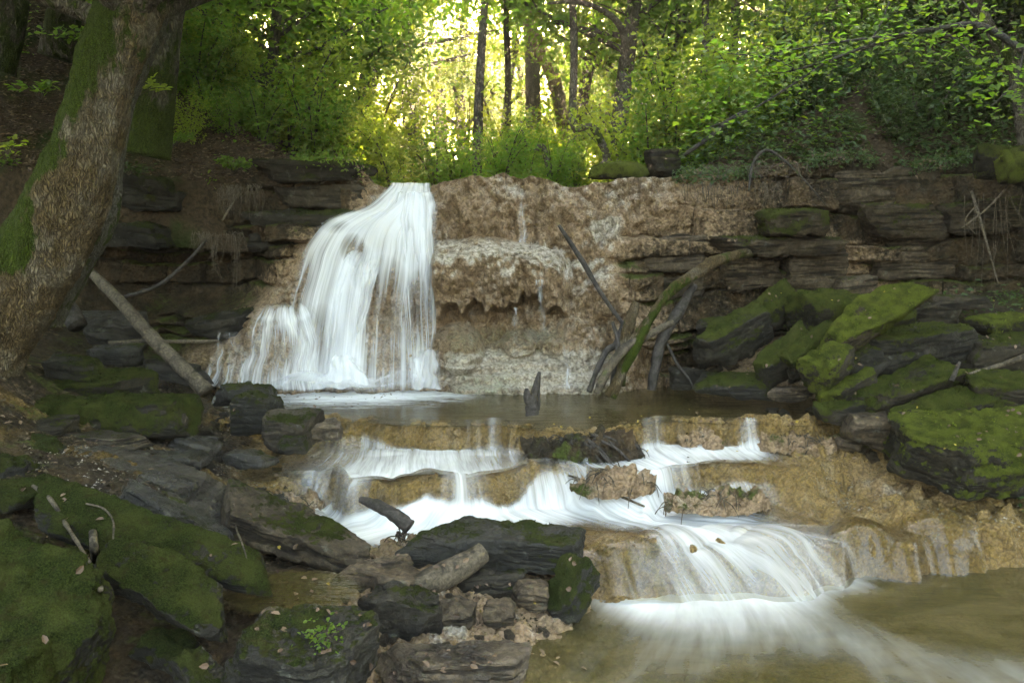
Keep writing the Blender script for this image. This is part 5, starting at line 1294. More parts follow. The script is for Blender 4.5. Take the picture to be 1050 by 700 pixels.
# crooked snags on the brow
limb('crooked S-shaped snag rising from the brow right of the fall', 'snag', [(607, 178, 10.6), (622, 165, 10.6), (616, 145, 10.6), (606, 130, 10.6), (592, 133, 10.6), (587, 131, 10.6)], [.05, .055, .05, .045, .04, .02], M_BARK, 'snag', .5, 10, .2, 541)
limb('zigzag dead stem on the brow left of the S-shaped snag', 'snag', [(566, 186, 10.8), (561, 165, 10.8), (556, 150, 10.8), (548, 155, 10.8), (541, 150, 10.8), (535, 134, 10.8)], [.045, .04, .035, .03, .028, .015], M_BARK, 'snag', .2, 8, .2, 542)
limb('dark bent sapling stem beside the moss cube on the brow', 'snag', [(640, 175, 11), (632, 158, 11), (627, 138, 11), (615, 120, 11.1)], [.025, .022, .02, .01], M_BARK, 'snag', .1, 8, .2, 543)
limb('fallen dead branch rising left from the brow blocks', 'branch', [(700, 160, 10.2), (728, 140, 10.1), (752, 120, 10), (770, 112, 10)], [.03, .028, .02, .01], M_WETWOOD, 'branch', .1, 8, .25, 544)

for sd, x, y, nm in [(741, .9, 13.2, 'added thin trunk with a high sun-blocking crown between the glow and the dark forked tree'), (742, 3.1, 13.6, 'added thin trunk with a high sun-blocking crown right of the dark forked tree')]:
    z = float(valley(np.array([x]), np.array([y]))[0])
    tree(nm, 'tree', np.array([[x, y, z - .2], [x + .1, y, z + 2.5], [x - .1, y - .1, z + 5], [x, y, z + 7.5]]), [.07, .06, .05, .015], sd, crown_from=.5, n_limbs=16, limb_len=2.0, leaf_n=9000, leaf_size=.12)  # added trees: high crowns keep stray sun patches off the lower pool

# the great leaning tree at the left, and its mossy companion
def big_tree():
    base = at(30, 372, 6.0)
    root = empty('leaning_tree', base); tag(root, 'great moss-streaked tree leaning right across the left side', 'tree')
    ctr = [(-44, 396, 6.0), (-18, 352, 6.0), (12, 308, 6.0), (40, 262, 6.02), (66, 206, 6.05), (90, 145, 6.08), (103, 98, 6.1), (121, 40, 6.15), (143, -20, 6.2), (175, -110, 6.3), (215, -230, 6.5)]
    wid = [112, 94, 90, 88, 84, 68, 62, 68, 72, 62, 40]
    P = np.array([at(*p) for p in ctr]); rad = np.array([0.88 * w_ / 2 / FPX * p[2] for w_, p in zip(wid, ctr)])
    V, F = tube(P, rad, 150, 380, .10, 901, 2.2, True, .05)
    V = V + 0.0
    n1 = fbm(V * np.array([7, 7, 2.2]), 4, 902); n2 = fbm(V * np.array([26, 26, 7]), 3, 903)
    dirv = unit(np.stack([V[:, 0] - np.interp(V[:, 2], P[:, 2], P[:, 0]), V[:, 1] - np.interp(V[:, 2], P[:, 2], P[:, 1]), 0 * V[:, 0]], -1))
    ridge = (0.5 - np.abs(noise(V * np.array([16, 16, 2.6]), 904))) 
    V = V + dirv * (0.02 * n1 + 0.014 * n2 + 0.030 * ridge)[:, None]
    sidel = sm(.75, -.55, dirv[:, 0] + 0.35 * fbm(V * 2.2, 3, 905))
    hi = sm(2.5, 4.2, V[:, 2])
    m = np.clip(sidel * 1.05 + .65 * fbm(V * 3.5, 3, 906) + .35 * hi - .15 - .25 * sm(1.9, 1.2, V[:, 2]), 0, 1)
    link('trunk', mesh('trunk', V - base, F, dict(moss=m)), M_BARK_BIG, root)
    # leaner second stem fused low on the right
    ctr2 = [(36, 325, 6.35), (68, 268, 6.4), (95, 222, 6.42), (106, 178, 6.45), (112, 140, 6.5), (122, 96, 6.55), (142, 45, 6.6), (164, -20, 6.65), (190, -150, 6.7)]
    wid2 = [50, 52, 44, 34, 32, 32, 34, 36, 26]
    P2 = np.array([at(*p) for p in ctr2]); V2, F2 = tube(P2, [w_ / 2 / FPX * p[2] for w_, p in zip(wid2, ctr2)], 48, 140, .10, 911, 2.6, True, .05)
    r2 = fbm(V2 * np.array([26, 26, 7]), 3, 913)
    V2 = V2 + unit(rand_unit(1))[0] * 0 + (r2 * .012)[:, None] * np.array([1, -1, 0])
    m2 = np.clip(.55 * sm(3.4, 2.2, V2[:, 2]) + .6 * fbm(V2 * 3, 3, 914), 0, 1)
    link('second_stem', mesh('second_stem', V2 - base, F2, dict(moss=m2)), mat_bark('grey_bark', c(.05, .048, .04), c(.15, .14, .115), scale=1.6), root)
    # limbs and crown overhead
    rng = np.random.default_rng(915); L = []; cents = []
    for k in range(16):
        s = P[-2 - (k % 3)] + [0, 0, .1]; th = rng.uniform(0, 2 * PI); ln = rng.uniform(1.6, 4.0)
        e = s + np.array([math.cos(th) * ln, math.sin(th) * ln, rng.uniform(.3, 1.8)])
        L.append(tube(np.array([s, (s + e) / 2 + [0, 0, .25], e]), [.08, .05, .015], 8, 12, .15, k, 3))
        for f in np.linspace(.3, 1.05, 9): cents.append(s + (e - s) * f + rng.normal(0, .2, 3))
    LV, LF = join(L); link('limbs', mesh('limbs', LV - base, LF, dict(moss=np.full(len(LV), .3))), M_BARK, root)
    cents = np.array(cents); n = 34000; k = rng.integers(0, len(cents), n)
    c0 = cents[k] + rng.normal(0, .5, (n, 3)) * [1, 1, .5]
    c0 = c0[c0[:, 2] > 4.75]; n = len(c0)
    V3, F3 = leaf_mesh(c0, unit(rng.normal(0, .6, (n, 3)) + [0, 0, 1]), rng.normal(0, 1, (n, 3)), .10 * rng.uniform(.6, 1.2, n))
    V3, F3 = drop_gap(V3, F3)
    link('crown', mesh('crown', V3 - base, F3, smooth=False), M_LEAF, root)
big_tree()
tree('mossy upright trunk just behind the great leaning tree', 'tree', px_path([(150, 160, 8.8), (157, 110, 8.8), (164, 50, 8.85), (172, -10, 8.9), (185, -110, 9), (195, -220, 9.1)]), [.24, .22, .20, .19, .15, .06], 921, crown_from=.6, n_limbs=12, limb_len=2.8, leaf_n=5200, leaf_size=.11, moss=.9, seg=20)
tree('shadowed trunk in the top left corner on the leafy bank', 'tree', px_path([(-8, 70, 9.2), (5, 20, 9.2), (12, -40, 9.3), (18, -130, 9.4)]), [.24, .22, .2, .12], 922, crown_from=.6, n_limbs=9, limb_len=2.6, leaf_n=4200, leaf_size=.11, moss=.6, seg=16)
tree('dark mossed trunk between the top left corner trunk and the great tree', 'tree', px_path([(58, 60, 9.9), (66, 20, 9.9), (76, -40, 10), (84, -130, 10)]), [.2, .19, .17, .10], 923, crown_from=.6, n_limbs=9, limb_len=2.6, leaf_n=4200, leaf_size=.11, moss=.7, seg=16)

# the woods behind: copies of five grown trees
def grown(seed, h, r, leafm, n, ls, cf=.22, ll=2.6, spread=.5):
    rng = np.random.default_rng(seed)
    p = np.array([[0, 0, -.3], [rng.normal(0, .1), rng.normal(0, .1), h * .3], [rng.normal(0, .3), rng.normal(0, .3), h * .65], [rng.normal(0, .5), rng.normal(0, .5), h]])
    TV, TF, V, F = tree_parts(p, [r, r * .85, r * .6, r * .15], seed, crown_from=cf, n_limbs=16, limb_len=ll, leaf_n=n, leaf_size=ls, spread=spread)
    m = np.clip(.3 + .6 * fbm(TV * 1.5, 3, seed), 0, 1) * .6
    tm = mesh('trunk', TV, TF, dict(moss=m)); tm.materials.append(M_BARK)
    cm = mesh('crown', V, F, smooth=False); cm.materials.append(leafm)
    return tm, cm
PROTO = [grown(731, 9, .14, M_LEAF, 8000, .12), grown(732, 11, .18, M_LEAF_Y, 9000, .13, ll=3.2), grown(733, 7, .09, M_LEAF, 6500, .11, cf=.15, ll=2.0), grown(734, 12, .2, M_LEAF_Y, 10000, .14, ll=3.4), grown(735, 8, .12, M_LEAF, 7500, .12, cf=.12)]
WOODS = [  # (px, depth, kind, scale)
    (330, 17, 0, 1.0), (425, 21, 3, .9), (250, 15.5, 4, 1.0), (200, 14, 2, 1.1), (300, 21, 1, 1.1), (380, 27, 3, 1.1), (230, 20, 0, 1.2), (150, 16, 4, 1.1), (180, 24, 3, 1.1),
    (620, 25, 1, 1.0), (690, 16, 4, 1.0), (660, 20, 0, 1.1), (740, 14.5, 2, 1.1), (720, 22, 3, 1.0), (790, 17, 4, 1.1), (840, 14, 2, 1.1), (820, 21, 0, 1.2), (880, 17.5, 1, 1.0), (950, 19, 4, 1.2), (1000, 15.5, 2, 1.2), (1040, 18.5, 0, 1.2), (1060, 13.5, 4, .9),
    (580, 31, 3, 1.1), (480, 28, 1, 1.1), (510, 25, 4, 1.2), (455, 33, 3, 1.2), (545, 34, 0, 1.3), (560, 40, 0, 1.2), (500, 42, 1, 1.4), (640, 34, 4, 1.4), (430, 37, 3, 1.2), (330, 33, 1, 1.3), (250, 30, 0, 1.4), (700, 31, 3, 1.2), (770, 29, 1, 1.3), (850, 29, 0, 1.4), (940, 27, 3, 1.2), (120, 30, 1, 1.3), (1030, 27, 1, 1.3)]
def clear_gap(me, loc, s, rz):
    """the same foliage, less whatever would stand in the canopy gap"""
    v = np.empty(len(me.vertices) * 3, np.float32); me.vertices.foreach_get('co', v); v = v.reshape(-1, 3).astype(float)
    cc, ss = math.cos(rz), math.sin(rz)
    w_ = np.stack([v[:, 0] * cc - v[:, 1] * ss, v[:, 0] * ss + v[:, 1] * cc, v[:, 2]], -1) * s + np.array(loc)
    g = in_gap(w_.reshape(-1, 6, 3).mean(1))
    if not g.any(): return me
    V = v.reshape(-1, 6, 3)[~g].reshape(-1, 3); k = np.arange(len(V) // 6)[:, None] * 6
    m2 = mesh(me.name, V, np.vstack([k + np.array([[0, 1, 2, 3]]), k + np.array([[0, 3, 4, 5]])]), smooth=False); m2.materials.append(me.materials[0])
    return m2
def plant_tree(tm, cm, x, y, z, s, rz, label, group, cat='tree', name='woodland_tree'):
    root = empty(name, (x, y, z)); root.rotation_euler = (0, 0, rz); root.scale = (s, s, s)
    tag(root, label, cat, group)
    a = bpy.data.objects.new('trunk', tm); COL.objects.link(a); a.parent = root
    b = bpy.data.objects.new('crown', clear_gap(cm, (x, y, z), s, rz)); COL.objects.link(b); b.parent = root
    return root
for i, (px, d, k, s) in enumerate(WOODS):
    p = at(px, 270, d); z = float(valley(np.array([p[0]]), np.array([d]))[0])
    far = d > 26
    lab, grp = (('hazy broadleaf tree deep in the sunlit woods', 'far trees of the sunlit woods') if far and 200 < px < 720 else
                ('broadleaf tree in the bright middle woods behind the fall', 'trees of the middle woods') if 200 < px < 720 else
                ('shaded broadleaf tree on the wooded right slope', 'trees on the right slope') if px >= 720 else ('shaded broadleaf tree on the wooded left slope', 'trees on the left slope'))
    plant_tree(*PROTO[k], p[0], d, z, s, i * 2.399, lab, grp)

# the woods close in beside and behind the viewer too and shade the banks
for i, (x, y, k, s) in enumerate([(-6.8, 2.4, 3, .9), (-5.6, 0.2, 1, .9), (-8.5, 6.2, 3, 1.0), (6.6, 2.6, 3, .9), (8.6, 6.0, 1, 1.0), (5.2, -1.2, 1, .9), (9.5, 9.0, 3, .9), (-8, -4, 1, 1.0), (7.5, -5, 3, 1.0), (-10.5, 9.5, 1, 1.0), (-7.4, 5.4, 1, 1.0), (-7.4, 8.2, 3, .9), (7.2, 4.4, 3, 1.0), (7.6, 8.0, 3, 1.0), (-4.6, -1.2, 3, 1.0), (5.6, 0.6, 3, .9)]):
    z = float(ground_z(np.array([x]), np.array([y]))[0]) if abs(x) < 9.5 and -3.5 < y < 9.5 else 1.0
    plant_tree(*PROTO[k], x, y, z, s, i * 1.7, 'broadleaf tree of the woods around the viewpoint, outside the photo', 'trees around the viewpoint')

# understorey saplings
def sapling(seed, h, n, ls, leafm):
    rng = np.random.default_rng(seed); L = []; cents = []
    for k in range(6):
        th = rng.uniform(0, 2 * PI); e = np.array([math.cos(th) * h * .4, math.sin(th) * h * .4, h * rng.uniform(.6, 1)])
        L.append(tube(np.array([[0, 0, -.1], e * .5 + [0, 0, .1 * h], e]), [.018, .012, .004], 5, 9, .15, seed + k, 5))
        for f in np.linspace(.2, 1, 9): cents.append(e * f)
    V, F = join(L); sm_ = mesh('stems', V, F, dict(moss=np.zeros(len(V)))); sm_.materials.append(M_BARK)
    cents = np.array(cents); k = rng.integers(0, len(cents), n); c0 = cents[k] + rng.normal(0, .17 * h / 1.5, (n, 3)); c0[:, 2] = np.abs(c0[:, 2])
    LV, LF = leaf_mesh(c0, unit(rng.normal(0, .5, (n, 3)) + [0, 0, .7]), rng.normal(0, 1, (n, 3)) + [0, 0, -.3], ls * rng.uniform(.6, 1.2, n))
    fm = mesh('foliage', LV, LF, smooth=False); fm.materials.append(leafm)
    return sm_, fm
SAP = [sapling(761, 1.3, 1500, .08, M_LEAF), sapling(762, 1.8, 2000, .085, M_LEAF_Y), sapling(763, 1.0, 1200, .075, M_LEAF), sapling(764, 1.1, 1400, .08, M_LEAF_D)]
rng = np.random.default_rng(77)
for i in range(130):
    px = rng.uniform(165, 1090); d = 10.3 + 10 * rng.random() ** 1.3
    p = at(px, 270, d)
    if 400 < px < 640 and d < 13 and i % 2: continue
    if i < 10: px = [270, 300, 330, 360, 640, 665, 690, 715, 745, 775][i]; d = 10.7 + rng.random(); p = at(px, 270, d)
    z = float(valley(np.array([p[0]]), np.array([d]))[0])
    k = 3 if px > 800 and rng.random() < .75 else int(rng.integers(0, 3))
    s_, f_ = SAP[k]
    lit = 250 < px < 730
    root = empty('undergrowth_bush', (p[0], d, z)); root.rotation_euler = (0, 0, rng.uniform(0, 6.28)); s = rng.uniform(.6, 1.25) * (0.7 if d < 11.5 and 380 < px < 600 else 1); root.scale = (s, s, s)
    tag(root, 'leafy bush in the bright understorey above the fall' if lit else ('dark leafy bush on the shaded right slope' if px >= 730 else 'leafy bush on the shaded left bank'), 'bush', 'bushes of the bright understorey' if lit else ('bushes of the right slope' if px >= 730 else 'bushes of the left bank'))
    a = bpy.data.objects.new('stems', s_); COL.objects.link(a); a.parent = root
    b = bpy.data.objects.new('foliage', clear_gap(f_, tuple(root.location), s, root.rotation_euler[2])); COL.objects.link(b); b.parent = root

for i in range(46):
    x = rng.uniform(3.2, 11); d = rng.uniform(10.2, 16); z = float(valley(np.array([x]), np.array([d]))[0]); s_, f_ = SAP[3]
    root = empty('undergrowth_bush', (x, d, z)); root.rotation_euler = (0, 0, rng.uniform(0, 6.28)); s = rng.uniform(.6, 1.0); root.scale = (s, s, s * .8)
    tag(root, 'dark leafy bush on the shaded right slope', 'bush', 'bushes of the right slope')
    a = bpy.data.objects.new('stems', s_); COL.objects.link(a); a.parent = root
    b = bpy.data.objects.new('foliage', f_); COL.objects.link(b); b.parent = root

for i in range(16):
    px = rng.uniform(120, 290); d = rng.uniform(9.9, 11.8); p = at(px, 270, d); z = float(valley(np.array([p[0]]), np.array([d]))[0]); s_, f_ = SAP[int(rng.integers(0, 3))]
    root = empty('undergrowth_bush', (p[0], d, z)); root.rotation_euler = (0, 0, rng.uniform(0, 6.28)); s = rng.uniform(.35, .8); root.scale = (s, s, s)
    tag(root, 'leafy bush on the shaded left bank', 'bush', 'bushes of the left bank')
    a = bpy.data.objects.new('stems', s_); COL.objects.link(a); a.parent = root
    b = bpy.data.objects.new('foliage', f_); COL.objects.link(b); b.parent = root

# far wood that closes the view: reads as one mass
def far_wood():
    rng = np.random.default_rng(801); n = 110000
    x = rng.uniform(-45, 45, n); y = rng.uniform(40, 62, n)
    top = 10 + 3.5 * noise(np.stack([x * .18, y * .1, 0 * x], -1), 802) + 0.16 * np.abs(x + 1)
    z0 = valley(x, y); z = z0 + rng.random(n) ** .8 * top
    keep = fbm(np.stack([x * .35, y * .35, z * .35], -1), 3, 803) > -.26
    keep &= ~((np.abs(x + 0.6 - .02 * y) < 5.0) & (z > z0 + 7.5 + 2 * noise(np.stack([x, y * 0, 0 * x], -1), 804)))
    c0 = np.stack([x, y, z], -1)[keep]; n = len(c0)
    V, F = leaf_mesh(c0, rand_unit(n, rng), rng.normal(0, 1, (n, 3)), .42 * rng.uniform(.6, 1.2, n), .7)
    o = link('far_wood', mesh('far_wood', V, F, smooth=False), M_LEAF_Y); tag(o, kind='stuff')
far_wood()

# low plants covering the slopes, and dead leaves
def carpet(name, n, xr, yr, hi, size, mat, seed, cond=None, lift=.1, flat=.75, zfun=None):
    rng = np.random.default_rng(seed)
    x = rng.uniform(*xr, n); y = rng.uniform(*yr, n) if yr[1] < 13 else yr[0] + (yr[1] - yr[0]) * rng.random(n) ** 1.5
    z = (zfun or valley)(x, y)
    m = np.ones(n, bool) if cond is None else cond(x, y)
    x, y, z = x[m], y[m], z[m]; n = len(x)
    c0 = np.stack([x, y, z + lift * rng.random(n) ** 1.5 * (hi if np.isscalar(hi) else 1) + .01], -1)
    V, F = leaf_mesh(c0, unit(rng.normal(0, 1, (n, 3)) * (1 - flat) + [0, -.15, flat]), rng.normal(0, 1, (n, 3)), size * rng.uniform(.5, 1.2, n))
    o = link(name, mesh(name, V, F, smooth=False), mat); tag(o, kind='stuff')
cl_n = lambda f, s, t: (lambda x, y: fbm(np.stack([x * f, y * f, 0 * x], -1), 3, s) > t)
carpet('ground_ivy', 46000, (2.0, 12), (9.95, 20), 1, .085, M_LEAF_D, 811, cl_n(.9, 812, -.35), .5)
carpet('ground_ivy', 9000, (-9, -1.5), (10.4, 18), 1, .07, M_LEAF, 813, cl_n(1.2, 814, .0), .3)
carpet('ground_ivy', 12000, (-4, 5), (10.2, 22), 1, .08, M_LEAF, 815, cl_n(.8, 816, -.1), .4)
carpet('fallen_leaves', 26000, (-9, -1.8), (8.9, 12.5), 1, .06, M_LITTER, 817, lambda x, y: y > bank_edge(x), .03, .8)
carpet('fallen_leaves', 5000, (1.2, 8), (9.85, 12), 1, .055, M_LITTER, 818, None, .03, .8)
carpet('fallen_leaves', 900, (-5, -1.2), (4.0, 9.0), 1, .035, M_LITTER, 819, None, .01, .9, ground_z)
carpet('fallen_leaves', 500, (1.8, 5), (5.5, 9.0), 1, .035, M_LITTER, 820, lambda x, y: bankf(x, y) - stream(x, y) > .06, .01, .9, ground_z)

carpet('ground_ivy', 7000, (3.7, 9), (4.0, 9.2), 1, .07, M_LEAF_D, 821, cl_n(1.1, 822, -.05), .2, .75, ground_z)

# overhanging spray of maple-like leaves at the upper right
def overhang():
    base = at(1075, 62, 6.6)
    root = empty('overhanging_bough', base); tag(root, 'long dark leafy bough hanging in from the upper right corner', 'bough')
    main = [(1100, 80, 6.4), (1050, 52, 6.5), (1005, 27, 6.6), (960, 30, 6.7), (930, 35, 6.8), (890, 48, 6.85), (850, 62, 6.9), (815, 72, 6.95), (780, 78, 7)]
    P = np.array([at(*p) for p in main]); L = [tube(P, [.035, .03, .027, .022, .02, .016, .012, .008, .004], 8, 60, .2, 541, 8)]
    tw = [[(890, 48, 6.85), (905, 20, 6.9), (920, -20, 7)], [(930, 35, 6.8), (870, 42, 6.75), (820, 50, 6.7), (760, 62, 6.7)], [(960, 30, 6.7), (985, 45, 6.5), (1010, 75, 6.4)], [(1005, 27, 6.6), (990, 5, 6.6), (960, -30, 6.6)], [(850, 62, 6.9), (800, 95, 6.8), (760, 118, 6.8), (715, 135, 6.8)], [(815, 72, 6.95), (790, 60, 6.9), (745, 55, 6.9)], [(1050, 52, 6.5), (1040, 85, 6.4), (1015, 110, 6.3)]]
    cents = []
    for i, t in enumerate(tw):
        Q = np.array([at(*p) for p in t]); L.append(tube(Q, np.linspace(.011, .003, len(t)), 6, 24, .2, 560 + i, 8)); cents.append(catmull(Q, 14)[4:])
    cents.append(catmull(P, 30)[8:])
    V, F = join(L); link('boughs', mesh('boughs', V - base, F, dict(moss=np.zeros(len(V)))), M_WETWOOD, root)
    cents = np.vstack(cents); rng = np.random.default_rng(571); n = 1300
    k = rng.integers(0, len(cents), n); c0 = cents[k] + rng.normal(0, 1, (n, 3)) * [.2, .2, .12]
    LV, LF = leaf_mesh(c0, unit(rng.normal(0, .35, (n, 3)) + [0, -.3, 1]), rng.normal(0, 1, (n, 3)) + [-.5, 0, -.3], .066 * rng.uniform(.5, 1.2, n), .8)
    LV, LF = drop_gap(LV, LF)
    link('foliage', mesh('foliage', LV - base, LF, smooth=False), M_LEAF, root)
overhang()

# small leafy plants
def plant(label, px, py, d, n, r, h, size, mat, seed, name='leafy_plant', stems=6, cat='plant', z=None):
    rng = np.random.default_rng(seed); base = at(px, py, d)
    root = empty(name, base); tag(root, label, cat)
    L = []; c0 = []
    for k in range(stems):
        th = rng.uniform(0, 2 * PI); e = np.array([math.cos(th) * r * rng.uniform(.5, 1), math.sin(th) * r * rng.uniform(.5, 1), h * rng.uniform(.5, 1)])
        L.append(tube(np.array([[0, 0, -.02], e * .5 + [0, 0, h * .2], e]), [.004, .003, .0015], 5, 7, 0, k))
        for f in rng.uniform(.3, 1.05, max(1, n // stems)): c0.append(e * f + [0, 0, h * .25 * math.sin(PI * f)] + rng.normal(0, .02, 3))
    V, F = join(L); link('stems', mesh('stems', V, F, dict(moss=np.zeros(len(V)))), M_BARK, root)
    c0 = np.array(c0); m = len(c0)
    LV, LF = leaf_mesh(c0, unit(rng.normal(0, .4, (m, 3)) + [0, -.4, 1]), c0 * [1, 1, .2] + rng.normal(0, .3, (m, 3)) * r, size * rng.uniform(.6, 1.1, m), .75)
    link('leaves', mesh('leaves', LV, LF, smooth=False), mat, root)
plant('bright clover-like sprouts growing on the dark rounded boulder', 334, 654, 3.12, 110, .085, .03, .022, M_LEAF, 851, stems=14)
plant('lit fern sprig growing behind the great leaning tree', 143, 96, 8.0, 60, .32, .12, .09, M_LEAF_Y, 852)
plant('small pale leafy sprig at the left edge beside the great tree', 8, 155, 5.6, 40, .16, .08, .06, M_LEAF_Y, 853)
plant('green fern tuft left of the great tree trunk', 42, 100, 7.6, 70, .3, .12, .08, M_LEAF, 854)
plant('low green shoot on the bank left of the great tree', 72, 48, 7.8, 60, .3, .15, .08, M_LEAF, 855)
plant('green weed cushion on the left cliff edge under the leafy bank', 240, 176, 9.5, 240, .32, .14, .06, M_LEAF, 856, stems=14)
plant('mossy weed mound on the leafy bank above the left hollow', 180, 148, 9.4, 240, .3, .12, .05, M_LEAF, 857, stems=14)
plant('trailing weeds hanging down the bank right of the great tree', 132, 178, 8.9, 160, .24, .1, .05, M_LEAF_D, 858, stems=12)
plant('tiny green seedling on the gritty right shelf', 964, 497, 6.0, 14, .09, .04, .045, M_LEAF, 859)
# ================================================================== AIR AND SMALL STONES
def stones():
    rng = np.random.default_rng(880)
    protos = []
    for k in range(6):
        V, F = rock_shape(1.0, .75, .55, 880 + k, 14, 6, .5)
        me = mesh('small_stone', V, F, dict(moss=np.zeros(len(V)))); me.materials.append(M_ROCK); protos.append(me)
    areas = [(250, 560, 590, 690, 70, .75, 'small wet brown stone in the rubble between the foreground rocks', 'stones of the foreground rubble'),
             (120, 330, 420, 560, 120, .25, 'small dark wet stone among the slabs of the left bank', 'stones of the left bank'),
             (110, 260, 330, 400, 40, .3, 'small dull stone in the shaded left hollow', 'stones of the left hollow'),
             (780, 1000, 330, 430, 36, .35, 'small stone in the gaps of the right-hand slabs', 'stones between the right slabs')]
    for (x0, x1, y0, y1, n, tint, lab, grp) in areas:
        for i in range(n):
            px, py = rng.uniform(x0, x1), rng.uniform(y0, y1)
            # walk the view ray down to the ground
            dd = np.linspace(3.0, 9.2, 160); q = at(np.full(160, px), np.full(160, py), dd)
            hit = np.nonzero(q[:, 2] < ground_z(q[:, 0], q[:, 1]))[0]
            if not len(hit): continue
            p = q[hit[0]]
            s = rng.uniform(.035, .10) * (p[1] / 5)
            o = bpy.data.objects.new('small_stone', protos[int(rng.integers(6))]); COL.objects.link(o)
            o.location = (p[0], p[1], p[2] + s * .12); o.scale = (s, s, s); o.rotation_euler = (rng.normal(0, .25), rng.normal(0, .25), rng.uniform(0, 6.28))
            o['tint'] = float(np.clip(tint + rng.normal(0, .15), 0, 1)); o['wet'] = .5
            tag(o, lab, 'stone', grp)
stones()

def grit(name, areas, seed, mat):
    rng = np.random.default_rng(seed); Vs = []
    for (x0, x1, y0, y1, n, size) in areas:
        px, py = rng.uniform(x0, x1, n), rng.uniform(y0, y1, n)
        dd = np.linspace(3.0, 9.0, 140)[:, None]; q = at(px[None] + 0 * dd, py[None] + 0 * dd, dd + 0 * px[None])
        below = q[..., 2] < ground_z(q[..., 0], q[..., 1]) + .004
        k = np.argmax(below, 0); ok = below.any(0)
        p = q[k, np.arange(n)][ok]; m = len(p)
        clump = noise(p * 5, seed) > -.1; p = p[clump]; m = len(p)
        sz = size * rng.uniform(.5, 1.4, (m, 1, 1))
        T = rng.normal(0, .35, (m, 4, 3)) + np.array([[1, 0, -.3], [-.6, .8, -.3], [-.5, -.8, -.3], [0, 0, .6]])[None]
        Vs.append((p[:, None] + T * sz).reshape(-1, 3))
    V = np.vstack(Vs); k = np.arange(len(V) // 4)[:, None] * 4
    F = np.vstack([k + np.array([[0, 1, 3]]), k + np.array([[1, 2, 3]]), k + np.array([[2, 0, 3]])])
    o = link(name, mesh(name, V, F, smooth=False), mat); tag(o, kind='stuff')
grit('shell_grit', [(30, 260, 455, 530, 2600, .009), (180, 345, 420, 500, 1500, .009), (540, 700, 560, 610, 500, .007), (820, 1050, 490, 560, 2200, .008)], 895, mat_fuzz('shell_grit', c(.05, .04, .03), c(.42, .38, .33)))
grit('gravel', [(0, 330, 390, 520, 2500, .014), (230, 560, 570, 700, 2600, .011), (100, 270, 330, 405, 1800, .016), (700, 1050, 330, 470, 1500, .014)], 896, mat_fuzz('gravel', c(.015, .012, .009), c(.16, .12, .085)))

def lay_leaves(name, spots, size, mat, seed):
    """single fallen leaves lying on whatever rock or ground is there"""
    rng = np.random.default_rng(seed); bpy.context.view_layer.update()
    dg = bpy.context.evaluated_depsgraph_get(); Pn, Nn, Sz = [], [], []
    for (x0, x1, y0, y1, n) in spots:
        for i in range(n):
            v = Vector((at(rng.uniform(x0, x1), rng.uniform(y0, y1), 5.0) - np.array([0, 0, CAM_Z])).tolist()).normalized()
            hit, loc, nor, *_ = scene.ray_cast(dg, (0, 0, CAM_Z), v)
            if hit and nor.z > .3 and loc.y < 10: Pn.append(np.array(loc) + np.array(nor) * .012); Nn.append(np.array(nor)); Sz.append(size * rng.uniform(.6, 1.3))
    n = len(Pn); V, F = leaf_mesh(np.array(Pn), unit(np.array(Nn) + rng.normal(0, .25, (n, 3))), rng.normal(0, 1, (n, 3)), np.array(Sz), .65)
    o = link(name, mesh(name, V, F, smooth=False), mat); tag(o, kind='stuff')
lay_leaves('fallen_leaves', [(0, 330, 390, 690, 5), (690, 1050, 280, 480, 40), (330, 620, 560, 690, 8), (830, 1050, 480, 560, 12), (560, 680, 425, 470, 14)], .028, M_AUTUMN, 897)
lay_leaves('fallen_leaves', [(0, 330, 380, 690, 30), (690, 1050, 280, 480, 160), (250, 600, 570, 690, 80), (720, 1040, 160, 300, 90)], .038, M_LITTER, 898)

def brow_weeds():
    """moss, weeds and litter hanging over the cliff brow"""
    rng = np.random.default_rng(899); PX1, top, Vc, A = CLIFF; row = Vc[14]
    for nm, sel, n, size, mat, sd in [('brow_weeds', (PX1 > 690), 5200, .055, M_LEAF_D, 1), ('brow_weeds', (PX1 < 372), 4200, .055, M_LEAF, 2), ('brow_litter', (PX1 > 640) | (PX1 < 372), 2600, .05, M_LITTER, 3)]:
        idx = np.nonzero(sel)[0]; k = rng.choice(idx, n); p = row[k] + rng.normal(0, 1, (n, 3)) * [.03, .10, .03]
        keep = noise(p * np.array([2.2, 0, 0]) + sd, 77) > (-.1 if sd < 3 else -.3); p = p[keep]; m = len(p)
        p[:, 2] += rng.random(m) ** 2 * .14 - .06; p[:, 1] += .12 - rng.random(m) * .2
        V, F = leaf_mesh(p, unit(rng.normal(0, .5, (m, 3)) + [0, -.4, .8]), rng.normal(0, 1, (m, 3)) + [0, -.4, -.3], size * rng.uniform(.5, 1.2, m))
        o = link(nm, mesh(nm, V, F, smooth=False), mat); tag(o, kind='stuff')
brow_weeds()

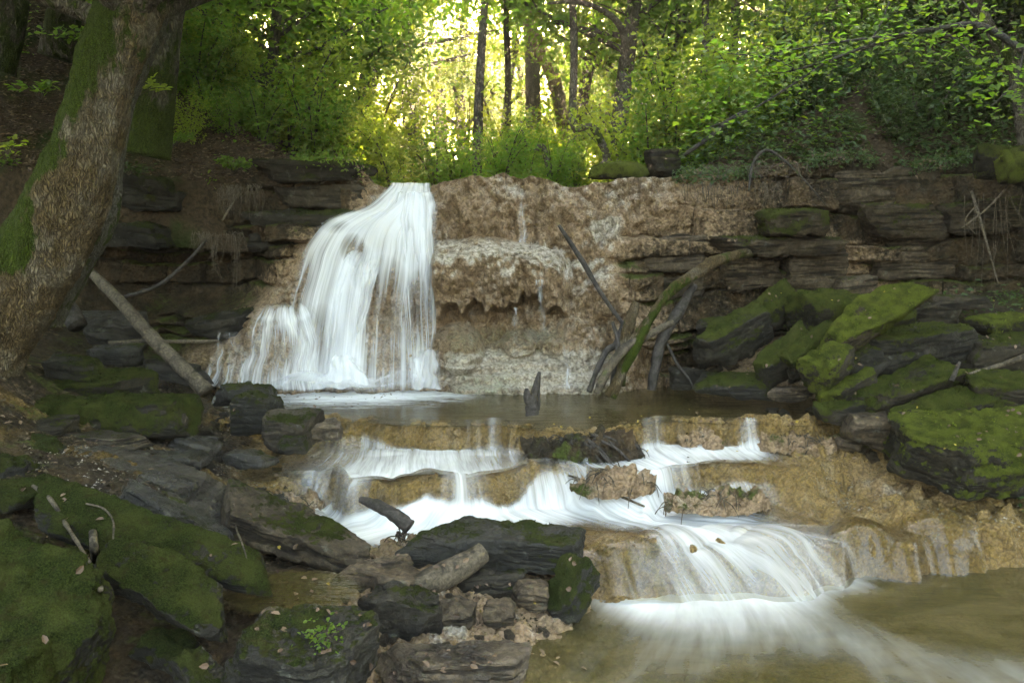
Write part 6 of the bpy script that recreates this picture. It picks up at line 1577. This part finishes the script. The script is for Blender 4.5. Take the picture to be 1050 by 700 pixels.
def haze():
    V = np.array([[x, y, z] for x in (-60, 60) for y in (-6, 72) for z in (-2.2, 26)], float)
    F = np.array([[0, 1, 3, 2], [4, 6, 7, 5], [0, 4, 5, 1], [2, 3, 7, 6], [0, 2, 6, 4], [1, 5, 7, 3]])
    t = NT('air'); v = t.n('ShaderNodeVolumePrincipled')
    v.inputs['Color'].default_value = c(.95, .92, .82); v.inputs['Density'].default_value = HAZE; v.inputs['Anisotropy'].default_value = .88
    t.l(v.outputs[0], t.out.inputs['Volume'])
    o = link('haze', mesh('haze', V, F, smooth=False), t.m); tag(o, kind='stuff')
if HAZE > 0: haze()
# ================================================================== CAMERA, SUN, SKY
cam = bpy.data.cameras.new('camera'); cam.lens = 36 * FPX / 1050; cam.sensor_width = 36; cam.clip_start = 0.05; cam.clip_end = 1000
co_ = bpy.data.objects.new('camera', cam); COL.objects.link(co_)
co_.location = (0, 0, CAM_Z); co_.rotation_euler = (PI / 2 - PITCH, 0, 0)
scene.camera = co_

w = bpy.data.worlds.new('World'); scene.world = w; w.use_nodes = True
nt = w.node_tree; nt.nodes.clear()
sky = nt.nodes.new('ShaderNodeTexSky'); sky.sky_type = 'NISHITA'; sky.sun_disc = False
sky.sun_elevation = SUN_EL; sky.sun_rotation = SUN_AZ; sky.air_density = 1.0; sky.dust_density = 4.0; sky.ozone_density = 1.0
bg = nt.nodes.new('ShaderNodeBackground'); bg.inputs[1].default_value = SKY
out = nt.nodes.new('ShaderNodeOutputWorld')
nt.links.new(sky.outputs[0], bg.inputs[0]); nt.links.new(bg.outputs[0], out.inputs[0])
sun = bpy.data.lights.new('sun', 'SUN'); sun.energy = SUN; sun.angle = R(0.53); sun.color = (1.0, 0.90, 0.72)
so = bpy.data.objects.new('sun', sun); COL.objects.link(so)
so.rotation_euler = Vector(tuple(SUN_DIR)).to_track_quat('Z', 'Y').to_euler(); so.location = (0, 30, 25)

vs = scene.view_settings
vs.view_transform = 'Standard'; vs.look = 'None'; vs.gamma = 1.0; vs.use_curve_mapping = False; vs.exposure = EXPOSURE
vs.use_white_balance = True; vs.white_balance_temperature = 8900; vs.white_balance_tint = 12
cy = scene.cycles
cy.use_denoising = True; cy.max_bounces = 6; cy.diffuse_bounces = 3; cy.glossy_bounces = 2; cy.transmission_bounces = 3
cy.transparent_max_bounces = 16; cy.volume_bounces = 0; cy.use_adaptive_sampling = True; cy.adaptive_threshold = 0.02
cy.caustics_reflective = False; cy.caustics_refractive = False
cy.sample_clamp_indirect = 6.0
